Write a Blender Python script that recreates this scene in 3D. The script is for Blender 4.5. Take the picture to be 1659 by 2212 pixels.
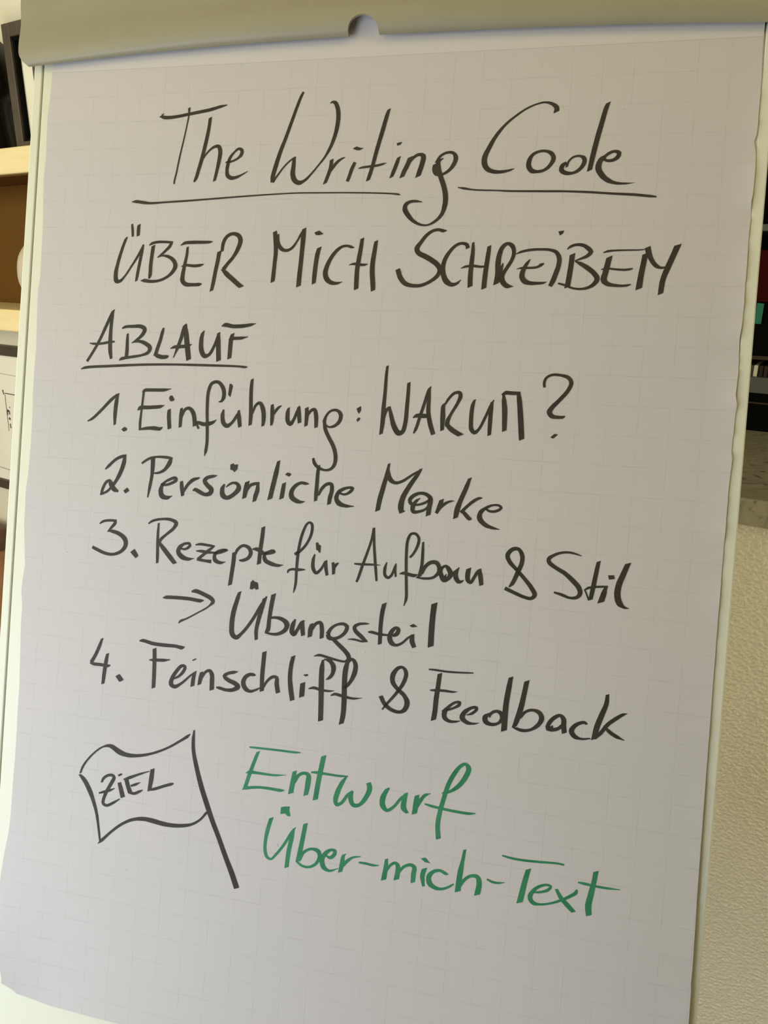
import bpy, bmesh, math, random
from mathutils import Vector, Matrix
random.seed(7)
for o in list(bpy.data.objects): bpy.data.objects.remove(o)
S = bpy.context.scene
COL = S.collection

# ------------------------------------------------------------------ camera
cam_d = bpy.data.cameras.new('camera')
cam_d.sensor_fit = 'VERTICAL'; cam_d.sensor_height = 36.0
cam_d.lens = 36.0 * 1652.546 / 2212.0
cam_d.clip_start = 0.01
cam = bpy.data.objects.new('camera', cam_d); COL.objects.link(cam)
cam.matrix_world = Matrix(((0.99998771, -0.00495774, 0.0, 0.0),
                           (0.00157222, 0.31712058, -0.94838392, 0.0),
                           (0.00470185, 0.94837227, 0.31712448, 1.55),
                           (0, 0, 0, 1)))
S.camera = cam

# ------------------------------------------------------------------ light
S.view_settings.view_transform = 'Standard'
S.view_settings.look = 'None'
S.view_settings.gamma = 1.0
S.view_settings.use_curve_mapping = False
S.view_settings.exposure = 0.0
world = bpy.data.worlds.new('room_light'); S.world = world
world.use_nodes = True
bg = world.node_tree.nodes['Background']
bg.inputs['Color'].default_value = (1.0, 0.90, 0.70, 1)
bg.inputs['Strength'].default_value = 0.012

def area(name, loc, target, sx, sy, power, col):
    d = bpy.data.lights.new(name, 'AREA'); d.shape = 'RECTANGLE'
    d.size = sx; d.size_y = sy; d.energy = power; d.color = col
    o = bpy.data.objects.new(name, d); COL.objects.link(o)
    o.location = loc
    o.rotation_euler = (Vector(target) - Vector(loc)).to_track_quat('-Z', 'Y').to_euler()
    return o
area('window_daylight_left', (-2.05, 0.5, 1.75), (-0.7, 1.5, 1.4), 0.8, 1.1, 25, (1.0, 0.945, 0.69))
area('window_daylight_near', (-1.0, -0.1, 1.1), (0.0, 0.75, 0.95), 0.6, 0.6, 8.7, (0.69, 0.80, 1.0))
area('window_daylight_high', (-1.5, -0.7, 1.85), (0.0, 0.75, 1.0), 0.8, 0.8, 5.5, (1.0, 0.95, 0.85))
area('window_daylight_low', (-1.15, 0.1, 0.35), (-0.1, 0.6, 0.9), 0.6, 0.6, 2.0, (0.75, 0.85, 1.0))
area('warm_fill_behind', (-1.0, -2.0, 2.05), (0.2, 0.8, 0.9), 0.42, 0.42, 4.5, (1.0, 0.87, 0.55))  # unseen warm fill added behind the camera
area('warm_fill_top_left', (-0.7, -0.1, 2.55), (-0.2, 0.8, 1.4), 0.7, 0.7, 3.0, (1.0, 0.80, 0.28))  # added warm fill from above, lifts the sheet's upper left
area('warm_fill_top_right', (0.45, -0.15, 2.55), (0.3, 0.8, 1.4), 0.7, 0.7, 3.5, (1.0, 0.82, 0.34))  # added warm fill, a small boost for the sheet's top right
area('plaster_fill_right', (1.35, 0.42, 1.12), (0.5, 1.1, 1.1), 0.25, 0.15, 6.0, (1.0, 0.88, 0.60))  # unseen light added to brighten the plaster and miss the paper

# ------------------------------------------------------------------ helpers
PSI = math.radians(33.0)
NV = Vector((math.sin(PSI), math.cos(PSI), 0)); EV = Vector((math.cos(PSI), -math.sin(PSI), 0))
def wl(s, d, z): return EV * s + NV * d + Vector((0, 0, z))       # along the wall, away from the viewer, up
BO = Vector((-0.32374842, 0.84621854, 1.71847537))
BU = Vector((0.97500758, -0.22221716, -0.00005390)); BV = Vector((-0.06724753, -0.29488679, -0.95316292))
BN = Vector((-0.21174985, -0.92934469, 0.30245734))
def bd(u, v, w): return BO + (BU * u + BV * v + BN * w) * 0.001   # millimetres on the board: right, down, towards the viewer

def tag(o, label=None, cat=None, group=None, kind=None):
    if label: o['label'] = label
    if cat: o['category'] = cat
    if group: o['group'] = group
    if kind: o['kind'] = kind
    return o
def empty(name, loc, label, cat, group=None, rz=0.0):
    o = bpy.data.objects.new(name, None); COL.objects.link(o)
    o.empty_display_size = 0.05
    o.matrix_world = Matrix.Translation(loc) @ Matrix.Rotation(rz, 4, 'Z')
    return tag(o, label, cat, group)
bpy_mw = {}
def mesh_obj(name, verts, faces, mat, parent=None, smooth=False, origin=None, uvs=None):
    me = bpy.data.meshes.new(name)
    org = Vector(origin) if origin is not None else (sum((Vector(v) for v in verts), Vector()) / max(1, len(verts)))
    me.from_pydata([Vector(v) - org for v in verts], [], faces)
    if uvs:
        lay = me.uv_layers.new(name='UVMap')
        for li, l in enumerate(me.loops): lay.data[li].uv = uvs[l.vertex_index]
    me.validate(); me.update()
    if mat: me.materials.append(mat)
    if smooth:
        for p in me.polygons: p.use_smooth = True
    o = bpy.data.objects.new(name, me); COL.objects.link(o)
    W = Matrix.Translation(org)
    bpy_mw[o.name] = W
    if parent is not None:
        o.parent = parent
        PW = bpy_mw.get(parent.name, None)
        if PW is None: PW = parent.matrix_basis.copy()
        o.matrix_parent_inverse = PW.inverted()
        o.matrix_basis = W
    else:
        o.matrix_basis = W
    return o
def fix_normals(o):
    bm = bmesh.new(); bm.from_mesh(o.data)
    bmesh.ops.recalc_face_normals(bm, faces=bm.faces); bm.to_mesh(o.data); bm.free()
    return o
def bevel(o, w, seg=2):
    m = o.modifiers.new('bevel', 'BEVEL'); m.width = w; m.segments = seg; m.limit_method = 'ANGLE'
    return o
class MB:
    def __init__(s): s.v = []; s.f = []
    def box(s, fn, a, b):
        i = len(s.v)
        for x in (a[0], b[0]):
            for y in (a[1], b[1]):
                for z in (a[2], b[2]): s.v.append(fn(x, y, z))
        for q in ((0,1,3,2),(4,6,7,5),(0,4,5,1),(2,3,7,6),(0,2,6,4),(1,5,7,3)): s.f.append([i+k for k in q])
        return s
    def tube(s, p, q, r1, r2=None, n=16):
        r2 = r1 if r2 is None else r2
        p = Vector(p); q = Vector(q); d = (q - p).normalized()
        a = d.orthogonal().normalized(); b = d.cross(a); i = len(s.v)
        for c, r in ((p, r1), (q, r2)):
            for k in range(n):
                t = 2*math.pi*k/n; s.v.append(c + a*(r*math.cos(t)) + b*(r*math.sin(t)))
        for k in range(n): s.f.append([i+k, i+(k+1) % n, i+n+(k+1) % n, i+n+k])
        s.f.append([i+k for k in range(n)][::-1]); s.f.append([i+n+k for k in range(n)])
        return s
    def lathe(s, c, prof, n=40):
        i = len(s.v)
        for r, z in prof:
            for k in range(n):
                t = 2*math.pi*k/n; s.v.append(Vector(c) + Vector((r*math.cos(t), r*math.sin(t), z)))
        for j in range(len(prof)-1):
            for k in range(n):
                s.f.append([i+j*n+k, i+j*n+(k+1) % n, i+(j+1)*n+(k+1) % n, i+(j+1)*n+k])
        s.f.append([i+k for k in range(n)][::-1]); s.f.append([i+(len(prof)-1)*n+k for k in range(n)])
        return s
    def build(s, name, mat, parent=None, bev=0, smooth=False, seg=2):
        o = mesh_obj(name, s.v, s.f, mat, parent, smooth); fix_normals(o)
        if bev: bevel(o, bev, seg)
        return o

# ------------------------------------------------------------------ materials
def mat(name, col, rough=0.6, spec=0.4, metal=0.0):
    m = bpy.data.materials.new(name); m.use_nodes = True
    b = m.node_tree.nodes['Principled BSDF']
    b.inputs['Base Color'].default_value = (*col, 1); b.inputs['Roughness'].default_value = rough
    b.inputs['Specular IOR Level'].default_value = spec; b.inputs['Metallic'].default_value = metal
    return m
def N(m, t, **kw):
    n = m.node_tree.nodes.new(t)
    for k, v in kw.items():
        if k in ('operation', 'blend_type', 'data_type', 'noise_dimensions', 'feature', 'wave_type', 'bands_direction'): setattr(n, k, v)
        else: n.inputs[k.replace('_', ' ')].default_value = v
    return n
def LK(m, a, b): m.node_tree.links.new(a, b)
def bsdf(m): return m.node_tree.nodes['Principled BSDF']
def ramp(m, fac, stops):
    r = m.node_tree.nodes.new('ShaderNodeValToRGB')
    e = r.color_ramp.elements
    while len(e) < len(stops): e.new(0.5)
    for el, (p, c) in zip(e, stops): el.position = p; el.color = (*c, 1)
    LK(m, fac, r.inputs['Fac']); return r
def varied(name, c1, c2, scale=8, rough=0.6, spec=0.4, bump=0.0, bscale=200, detail=4):
    m = mat(name, c1, rough, spec)
    tc = m.node_tree.nodes.new('ShaderNodeTexCoord')
    n = N(m, 'ShaderNodeTexNoise', Scale=scale, Detail=detail); LK(m, tc.outputs['Object'], n.inputs['Vector'])
    r = ramp(m, n.outputs['Fac'], [(0.3, c1), (0.7, c2)]); LK(m, r.outputs['Color'], bsdf(m).inputs['Base Color'])
    if bump:
        n2 = N(m, 'ShaderNodeTexNoise', Scale=bscale, Detail=3.0); LK(m, tc.outputs['Object'], n2.inputs['Vector'])
        bp = N(m, 'ShaderNodeBump', Strength=bump, Distance=0.002)
        LK(m, n2.outputs['Fac'], bp.inputs['Height']); LK(m, bp.outputs['Normal'], bsdf(m).inputs['Normal'])
    return m
M = {}
M['enamel'] = varied('cream_enamel', (0.775, 0.785, 0.64), (0.755, 0.765, 0.625), 12, 0.42, 0.35)
M['clamp'] = varied('grey_beige_plastic', (0.325, 0.307, 0.205), (0.34, 0.322, 0.217), 25, 0.42, 0.45, 0.04, 900)
M['dark_metal'] = mat('dark_grey_metal', (0.12, 0.12, 0.115), 0.4, 0.5, 0.6)
M['rubber'] = mat('black_rubber', (0.02, 0.02, 0.02), 0.8, 0.2)
M['gap'] = mat('dark_groove', (0.2, 0.2, 0.15), 0.8, 0.1)
M['ink'] = varied('black_marker_ink', (0.036, 0.032, 0.024), (0.054, 0.047, 0.036), 70, 0.55, 0.2)
M['green'] = varied('green_marker_ink', (0.028, 0.20, 0.092), (0.048, 0.26, 0.125), 60, 0.55, 0.2)
M['plain_paper'] = mat('under_sheet_paper', (0.64, 0.62, 0.61), 0.9, 0.15)
M['cream_wall'] = varied('cream_wall_paint', (0.76, 0.73, 0.60), (0.79, 0.76, 0.64), 6, 0.85, 0.2, 0.1, 250)
M['beech_shaded'] = varied('shaded_beech_brown', (0.105, 0.042, 0.0006), (0.125, 0.052, 0.0008), 9, 0.6, 0.3)  # beech darkened so the colour carries the shade inside the shelf
M['black'] = mat('black_lacquer', (0.002, 0.0018, 0.0016), 0.6, 0.06)
M['black_gloss'] = mat('glossy_black_ceramic', (0.010, 0.007, 0.005), 0.25, 0.4)
M['grey_edge'] = mat('grey_shelf_edge', (0.13, 0.137, 0.135), 0.5, 0.2)
M['dark_wood'] = varied('dark_brown_frame_wood', (0.065, 0.050, 0.036), (0.085, 0.066, 0.048), 30, 0.5, 0.4)
M['mat_board'] = varied('white_mat_board', (0.80, 0.79, 0.66), (0.77, 0.75, 0.62), 14, 0.8, 0.2)
M['sketch_paper'] = varied('white_sketch_paper', (0.86, 0.84, 0.76), (0.82, 0.80, 0.71), 14, 0.8, 0.2)
M['pencil'] = mat('dark_pencil_line', (0.10, 0.09, 0.07), 0.8, 0.1)
M['faint'] = mat('faint_pencil_line', (0.45, 0.43, 0.37), 0.8, 0.1)
M['white_china'] = mat('white_china', (0.62, 0.55, 0.43), 0.3, 0.5)
M['leather'] = varied('dark_brown_leather', (0.09, 0.045, 0.022), (0.13, 0.065, 0.03), 18, 0.4, 0.4, 0.1, 300)
M['tan'] = varied('tan_leather', (0.27, 0.13, 0.045), (0.32, 0.16, 0.06), 18, 0.45, 0.4, 0.1, 300)
M['red'] = mat('dark_red_board', (0.045, 0.0012, 0.0012), 0.6, 0.08)
M['teal'] = mat('teal_paper', (0.045, 0.23, 0.16), 0.85, 0.1)
M['brown_edge'] = mat('brown_wood_edge', (0.055, 0.034, 0.017), 0.5, 0.3)
M['spine_white'] = mat('pale_spine', (0.78, 0.76, 0.66), 0.5, 0.3)
M['spine_grey'] = mat('grey_spine', (0.07, 0.066, 0.052), 0.5, 0.3)
M['spine_dark'] = mat('dark_spine', (0.02, 0.018, 0.015), 0.5, 0.3)
M['spine_brown'] = mat('brown_spine', (0.035, 0.022, 0.016), 0.5, 0.3)
# squared paper: 25 mm grid printed in broken pale grey lines
def squared_paper():
    m = mat('squared_flipchart_paper', (0.61, 0.587, 0.584), 0.92, 0.12)
    uv = m.node_tree.nodes.new('ShaderNodeUVMap')
    sp = m.node_tree.nodes.new('ShaderNodeSeparateXYZ'); LK(m, uv.outputs['UV'], sp.inputs[0])
    def line(sock, off, half, scale):
        a = N(m, 'ShaderNodeMath', operation='SUBTRACT'); LK(m, sock, a.inputs[0]); a.inputs[1].default_value = off
        p = N(m, 'ShaderNodeMath', operation='PINGPONG'); LK(m, a.outputs[0], p.inputs[0]); p.inputs[1].default_value = 0.0125
        mr = m.node_tree.nodes.new('ShaderNodeMapRange'); LK(m, p.outputs[0], mr.inputs['Value'])
        mr.inputs['From Min'].default_value = half*0.4; mr.inputs['From Max'].default_value = half*1.6
        mr.inputs['To Min'].default_value = 1.0; mr.inputs['To Max'].default_value = 0.0
        n = N(m, 'ShaderNodeTexNoise', Scale=scale, Detail=3.0); LK(m, uv.outputs['UV'], n.inputs['Vector'])
        m2 = m.node_tree.nodes.new('ShaderNodeMapRange'); LK(m, n.outputs['Fac'], m2.inputs['Value'])
        m2.inputs['From Min'].default_value = 0.38; m2.inputs['From Max'].default_value = 0.68
        m2.inputs['To Min'].default_value = 0.12; m2.inputs['To Max'].default_value = 1.0
        x = N(m, 'ShaderNodeMath', operation='MULTIPLY'); LK(m, mr.outputs[0], x.inputs[0]); LK(m, m2.outputs[0], x.inputs[1])
        return x
    lv = line(sp.outputs['X'], 0.2695, 0.00030, 45.0); lh = line(sp.outputs['Y'], 0.2255, 0.00034, 52.0)
    mx = N(m, 'ShaderNodeMath', operation='MAXIMUM'); LK(m, lv.outputs[0], mx.inputs[0]); LK(m, lh.outputs[0], mx.inputs[1])
    k = N(m, 'ShaderNodeMath', operation='MULTIPLY'); LK(m, mx.outputs[0], k.inputs[0]); k.inputs[1].default_value = 0.30
    # perforation line below the clamp
    pa = N(m, 'ShaderNodeMath', operation='ABSOLUTE'); LK(m, sp.outputs['Y'], pa.inputs[0])
    pl = m.node_tree.nodes.new('ShaderNodeMapRange'); LK(m, pa.outputs[0], pl.inputs['Value'])
    pl.inputs['From Min'].default_value = 0.0003; pl.inputs['From Max'].default_value = 0.0009
    pl.inputs['To Min'].default_value = 0.30; pl.inputs['To Max'].default_value = 0.0
    mm = N(m, 'ShaderNodeMath', operation='MAXIMUM'); LK(m, k.outputs[0], mm.inputs[0]); LK(m, pl.outputs[0], mm.inputs[1])
    n = N(m, 'ShaderNodeTexNoise', Scale=9.0, Detail=5.0); LK(m, uv.outputs['UV'], n.inputs['Vector'])
    base = ramp(m, n.outputs['Fac'], [(0.3, (0.615, 0.591, 0.588)), (0.7, (0.598, 0.580, 0.573))])
    mix = m.node_tree.nodes.new('ShaderNodeMix'); mix.data_type = 'RGBA'
    LK(m, mm.outputs[0], mix.inputs['Factor']); LK(m, base.outputs['Color'], mix.inputs['A'])
    mix.inputs['B'].default_value = (0.30, 0.29, 0.29, 1)
    st_ = m.node_tree.nodes.new('ShaderNodeMath'); st_.operation = 'LESS_THAN'; LK(m, sp.outputs['Y'], st_.inputs[0]); st_.inputs[1].default_value = 0.0
    mix3 = m.node_tree.nodes.new('ShaderNodeMix'); mix3.data_type = 'RGBA'
    LK(m, st_.outputs[0], mix3.inputs['Factor']); LK(m, mix.outputs['Result'], mix3.inputs['A'])
    mix3.inputs['B'].default_value = (0.655, 0.632, 0.622, 1); mix = mix3
    # small grey specks
    sn = N(m, 'ShaderNodeTexNoise', Scale=140.0, Detail=2.0); LK(m, uv.outputs['UV'], sn.inputs['Vector'])
    sr = m.node_tree.nodes.new('ShaderNodeMapRange'); LK(m, sn.outputs['Fac'], sr.inputs['Value'])
    sr.inputs['From Min'].default_value = 0.755; sr.inputs['From Max'].default_value = 0.80
    sr.inputs['To Min'].default_value = 0.0; sr.inputs['To Max'].default_value = 0.45
    mix2 = m.node_tree.nodes.new('ShaderNodeMix'); mix2.data_type = 'RGBA'
    LK(m, sr.outputs[0], mix2.inputs['Factor']); LK(m, mix.outputs['Result'], mix2.inputs['A'])
    mix2.inputs['B'].default_value = (0.22, 0.21, 0.20, 1)
    LK(m, mix2.outputs['Result'], bsdf(m).inputs['Base Color'])
    bn = N(m, 'ShaderNodeTexNoise', Scale=450.0, Detail=3.0); LK(m, uv.outputs['UV'], bn.inputs['Vector'])
    bp = N(m, 'ShaderNodeBump', Strength=0.12, Distance=0.0006); LK(m, bn.outputs['Fac'], bp.inputs['Height'])
    LK(m, bp.outputs['Normal'], bsdf(m).inputs['Normal'])
    return m
M['paper'] = squared_paper()
def beech():
    m = mat('light_beech_wood', (0.78, 0.58, 0.32), 0.45, 0.35)
    tc = m.node_tree.nodes.new('ShaderNodeTexCoord'); mp = m.node_tree.nodes.new('ShaderNodeMapping')
    LK(m, tc.outputs['Object'], mp.inputs['Vector']); mp.inputs['Rotation'].default_value = (0, 0, PSI); mp.inputs['Scale'].default_value = (2, 2, 40)
    n = N(m, 'ShaderNodeTexNoise', Scale=3.0, Detail=5.0); LK(m, mp.outputs['Vector'], n.inputs['Vector'])
    r = ramp(m, n.outputs['Fac'], [(0.3, (0.87, 0.74, 0.43)), (0.7, (0.83, 0.66, 0.34))])
    LK(m, r.outputs['Color'], bsdf(m).inputs['Base Color']); return m
M['beech'] = beech()
def plaster():
    m = mat('rough_cream_plaster', (0.74, 0.70, 0.53), 0.9, 0.15)
    tc = m.node_tree.nodes.new('ShaderNodeTexCoord')
    v = N(m, 'ShaderNodeTexNoise', Scale=150.0, Detail=4.0, Roughness=0.6, Distortion=0.6); LK(m, tc.outputs['Object'], v.inputs['Vector'])
    bp = N(m, 'ShaderNodeBump', Strength=0.5, Distance=0.003); LK(m, v.outputs['Fac'], bp.inputs['Height'])
    LK(m, bp.outputs['Normal'], bsdf(m).inputs['Normal'])
    r = ramp(m, v.outputs['Fac'], [(0.3, (0.84, 0.80, 0.61)), (0.7, (0.89, 0.85, 0.67))]); LK(m, r.outputs['Color'], bsdf(m).inputs['Base Color'])
    return m
M['plaster'] = plaster()
def marble():
    m = mat('grey_green_marble', (0.30, 0.28, 0.20), 0.28, 0.5)
    tc = m.node_tree.nodes.new('ShaderNodeTexCoord'); mp = m.node_tree.nodes.new('ShaderNodeMapping')
    LK(m, tc.outputs['Object'], mp.inputs['Vector']); mp.inputs['Rotation'].default_value = (0.2, 0.1, PSI + 0.1); mp.inputs['Scale'].default_value = (6, 22, 10)
    n = N(m, 'ShaderNodeTexNoise', Scale=2.2, Detail=7.0, Roughness=0.6, Distortion=1.4); LK(m, mp.outputs['Vector'], n.inputs['Vector'])
    n2 = N(m, 'ShaderNodeTexNoise', Scale=60.0, Detail=3.0); LK(m, tc.outputs['Object'], n2.inputs['Vector'])
    r = ramp(m, n.outputs['Fac'], [(0.30, (0.22, 0.21, 0.15)), (0.45, (0.40, 0.375, 0.27)), (0.7, (0.49, 0.465, 0.35))])
    r2 = ramp(m, n2.outputs['Fac'], [(0.28, (0.35, 0.33, 0.28)), (0.40, (1, 1, 1)), (1.0, (1, 1, 1))])
    mx = m.node_tree.nodes.new('ShaderNodeMix'); mx.data_type = 'RGBA'; mx.blend_type = 'MULTIPLY'; mx.inputs['Factor'].default_value = 1.0
    LK(m, r.outputs['Color'], mx.inputs['A']); LK(m, r2.outputs['Color'], mx.inputs['B'])
    LK(m, mx.outputs['Result'], bsdf(m).inputs['Base Color']); return m
M['marble'] = marble()
M['floor'] = varied('oak_floor', (0.36, 0.24, 0.13), (0.30, 0.19, 0.10), 5, 0.5, 0.3)

# ------------------------------------------------------------------ the room
def structure(name, mb, m): return tag(mb.build(name, m), kind='structure')
structure('floor', MB().box(wl, (-3.6, -2.2, -0.1), (2.0, 2.2, 0.0)), M['floor'])
structure('wall_left', MB().box(wl, (-3.6, 1.11, 0.0), (-1.0, 1.25, 2.7)), M['cream_wall'])
structure('wall_return', MB().box(wl, (-1.14, 1.25, 0.0), (-1.0, 2.06, 2.7)), M['cream_wall'])
structure('wall_back', MB().box(wl, (-1.14, 2.06, 0.0), (2.0, 2.2, 2.7)), M['cream_wall'])
structure('ceiling', MB().box(wl, (-3.6, -0.2, 2.7), (2.0, 2.2, 2.8)), M['cream_wall'])
from mathutils import noise as mn
hw = MB().box(wl, (-0.70, 1.2015, 0.0), (1.1, 2.06, 1.174))
cols_ = [-0.70 + 0.43*i/70 for i in range(70)] + [-0.27 + 0.29*i/220 for i in range(220)] + [0.02 + 1.08*i/180 for i in range(181)]
ns_, nz_ = len(cols_) - 1, 850; i0_ = len(hw.v)
for j in range(nz_+1):
    z_ = 1.174*j/nz_
    for s_ in cols_:
        q_ = Vector((s_*200, 3.1, z_*200))
        h_ = mn.noise(q_) + 0.55*mn.noise(q_*2.1) ; h_ = max(-0.55, h_)
        hw.v.append(wl(s_, 1.2002 - 0.00115*h_, z_))
for j in range(nz_):
    for i in range(ns_):
        a_ = i0_ + j*(ns_+1)+i; hw.f.append([a_, a_+1, a_+ns_+2, a_+ns_+1])
structure('wall_half_height', hw, M['plaster'])
sl = MB().box(wl, (-0.72, 1.188, 1.174), (1.12, 2.06, 1.215)).build('marble_slab', M['marble'], bev=0.003)
tag(sl, 'thick grey veined marble slab capping the rough plaster half wall', 'ledge')

# ------------------------------------------------------------------ flip chart
fc = empty('flip_chart', bd(315, 1803, 0) * 1.0, 'cream white flip chart board on a folding easel, tilted back, holding the written pad', 'flip chart')
fc.matrix_basis = Matrix.Translation(Vector((bd(315, 1803, 0).x, bd(315, 1803, 0).y, 0)))
MB().box(bd, (-13.2, -72, -18), (643.4, 990, 0)).build('board_panel', M['enamel'], fc, 0.001)
for a, b in ((-23.6, -14.2), (643.7, 653.6)):
    MB().box(bd, (a, -72, -20), (b, 990, 0.6)).build('edge_rail', M['enamel'], fc, 0.0012)
MB().box(bd, (-15, -71, -19), (645, 989, -3)).build('backing_sheet', M['gap'], fc)
MB().box(bd, (10, -70, 0), (620, -64, 5.4)).build('hinge_strip', M['dark_metal'], fc)
tr = MB(); tr.box(bd, (40, 990, -18), (600, 996, 55)); tr.box(bd, (40, 978, 51), (600, 990, 55))
tr.build('pen_tray', M['enamel'], fc, 0.001)
def floor_foot(a, b):                                   # where the line a-b meets the floor
    t = (0.012 - a.z) / (b.z - a.z); return a + (b - a) * t
for u in (30, 600):
    p = bd(u, 700, -32); q = floor_foot(p, bd(u, 1700, -32))
    lg = MB().tube(p, q, 0.012).build('leg', M['dark_metal'], fc, smooth=False)
    MB().tube(q + Vector((0, 0, 0.02)), Vector((q.x, q.y, 0.0)), 0.017).build('rubber_foot', M['rubber'], lg)
p = bd(315, 60, -32); q = Vector((0.20, 0.98, 0.012))
lg = MB().tube(p, q, 0.012).build('leg', M['dark_metal'], fc)
MB().tube(q + Vector((0, 0, 0.02)), Vector((q.x, q.y, 0.0)), 0.017).build('rubber_foot', M['rubber'], lg)
MB().box(bd, (20, 690, -44), (610, 720, -20)).build('crossbar', M['dark_metal'], fc)
MB().box(bd, (290, 40, -44), (340, 90, -18)).build('rear_hinge', M['dark_metal'], fc)
# clamp bar: extruded wavy profile, bowed in the middle, rounded ends, thumb notch
prof = [(-4, 5.5), (-2.2, 8.5), (-2.4, 12.5), (-5.5, 16), (-11, 18.6), (-19, 19.4), (-27, 18.4), (-36, 17.0), (-45, 17.6), (-53, 19.6), (-59, 20.2), (-64.5, 18.6), (-68, 14.5), (-69, 9), (-68, 5.5)]
def dense(pr, k=4):
    out = []
    for i in range(len(pr)-1):
        p0 = pr[max(i-1, 0)]; p1 = pr[i]; p2 = pr[i+1]; p3 = pr[min(i+2, len(pr)-1)]
        for j in range(k):
            t = j/k
            out.append(tuple(0.5*((2*p1[c]) + (-p0[c]+p2[c])*t + (2*p0[c]-5*p1[c]+4*p2[c]-p3[c])*t*t + (-p0[c]+3*p1[c]-3*p2[c]+p3[c])*t**3) for c in (0, 1)))
    out.append(pr[-1]); return out
prof = [(v_ - 0.22*(w_-5.5), 5.5 + (w_-5.5)*0.62) for v_, w_ in prof]
prof = dense(prof)
inner = []
for i_, (v_, w_) in enumerate(prof):
    a_ = prof[max(i_-1, 0)]; b_ = prof[min(i_+1, len(prof)-1)]
    tv, tw = b_[0]-a_[0], b_[1]-a_[1]; l_ = math.hypot(tv, tw)
    inner.append((v_ - 1.7*tw/l_, max(w_ + 1.7*tv/l_, 5.5)))
prof = prof + inner[::-1]
cv, cf = [], []
NU = 90
for i in range(NU+1):
    t = i/NU
    for (v, w) in prof:
        q = max(0.0, (v + 15.0)/13.0); e0 = -32.0 + 13*(1 - math.sqrt(max(0, 1 - min(q, 1)**2)))
        e1 = 658.5 - 13*(1 - math.sqrt(max(0, 1 - min(q, 1)**2)))
        u = e0 + (e1 - e0)*t
        bow = 1 - ((u - 315)/345)**2
        cv.append(bd(u, v - 11.5*bow - 3.2*max(0, (u-250)/395)**2, 5.5 + (w - 5.5) + 6.5*bow*(w - 5.5)/14.0))
n = len(prof)
for i in range(NU):
    for j in range(n):
        cf.append([i*n+j, i*n+(j+1) % n, (i+1)*n+(j+1) % n, (i+1)*n+j])
cf.append(list(range(n))); cf.append([NU*n+j for j in range(n)][::-1])
clamp = mesh_obj('clamp_bar', cv, cf, M['clamp'], fc, smooth=True); fix_normals(clamp)
nv, nf = [], []
outl = [(297.0, 14), (298.6, -12)] + [(312.6 + 13.9*math.cos(math.radians(a)), -14.5 - 13.0*math.sin(math.radians(a))) for a in range(180, -1, -12)] + [(328.6, -11.0), (332, -7), (332, 14)]
for w in (-3, 60):
    for (u, v) in outl: nv.append(bd(u, v, w))
k = len(outl)
for i in range(k): nf.append([i, (i+1) % k, k+(i+1) % k, k+i])
nf.append(list(range(k))[::-1]); nf.append([k+i for i in range(k)])
cut = mesh_obj('notch_cutter', nv, nf, M['clamp']); fix_normals(cut)
bm_ = clamp.modifiers.new('notch', 'BOOLEAN'); bm_.object = cut; bm_.operation = 'DIFFERENCE'; bm_.solver = 'EXACT'
bpy.context.view_layer.update()
dg = bpy.context.evaluated_depsgraph_get()
me = bpy.data.meshes.new_from_object(clamp.evaluated_get(dg)); clamp.modifiers.clear(); clamp.data = me
bpy.data.objects.remove(cut)
for p_ in me.polygons: p_.use_smooth = True
es = clamp.modifiers.new('edge_split', 'EDGE_SPLIT'); es.split_angle = math.radians(40)

# ------------------------------------------------------------------ paper pad with the handwriting
def smooth01(x): x = min(max(x, 0.0), 1.0); return x
def sheet_w(u, v):
    r = smooth01((u-380)/265); b = smooth01((v-150)/750)
    w = 1.0 + 6.5*(r*r*(3-2*r))*b**3
    l = smooth01((60-u)/60); c = smooth01((v-760)/140)
    w += 5*l*l*c*c
    return w
def sheet_shape(u, v):
    w = sheet_w(u, v)
    if v < 0:
        vs = -7.5 - 11.5*(1 - ((u-315)/345)**2)
        w += min(-v*0.05, 1.2) + 7.0*smooth01((vs - v)/16.0)
    e = smooth01((u - 622)/22)
    if e > 0 and v > 15:
        f = smooth01((v-15)/60) * (1 - 0.75*smooth01((v-330)/200))
        w += 1.6*e*e*f*(0.6 + 0.45*math.sin(v*0.093) * math.sin(v*0.021+2) + 0.35*math.sin(v*0.27+1.0)*math.sin(v*0.035) + 0.25*math.sin(v*0.61)*math.sin(v*0.05+1))
    return w
LEFT = [(-60, -3.2), (-5, -2.2), (1, -2.8), (26, -3.6), (42, -5.1), (82, -4.3), (105, -5.3), (146, -2.9), (164, -2.7), (200, -2.2), (211, -4.0), (236, -3.2), (268, -2.0), (291, -2.5), (314, -2.5), (337, -1.4), (359, -1.3), (378, -1.6), (396, -2.4), (412, -3.9), (428, -3.3), (442, -3.3), (465, -1.2), (483, 0.6), (497, -1.0), (509, -1.8), (525, 0.4), (544, 0.1), (562, 0.9), (604, 2.7), (627, 2.3), (650, 2.8), (678, 2.7), (706, 2.0), (734, 1.9), (753, 0.5), (777, -3.0), (792, -4.6), (824, -6.4), (856, -4.2), (885, 2.1), (897, 5.7), (930, 7.7)]
RIGHT = [(-60, 642.3), (8, 642.3), (34, 643.3), (78, 643.2), (84, 641.6), (95, 643.8), (122, 643.9), (133, 643.0), (145, 643.9), (156, 643.4), (185, 643.6), (226, 643.9), (241, 642.9), (268, 643.9), (290, 643.1), (294, 644.8), (312, 644.1), (335, 643.7), (339, 644.7), (365, 643.8), (418, 643.9), (470, 643.9), (686, 645.0), (720, 645.4), (760, 645.9), (771, 645.5), (774, 646.1), (940, 646.6)]
BOTTOM = [(-20, 901), (10, 902), (27, 909.7), (65, 915.9), (121, 917.5), (700, 918)]
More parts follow.
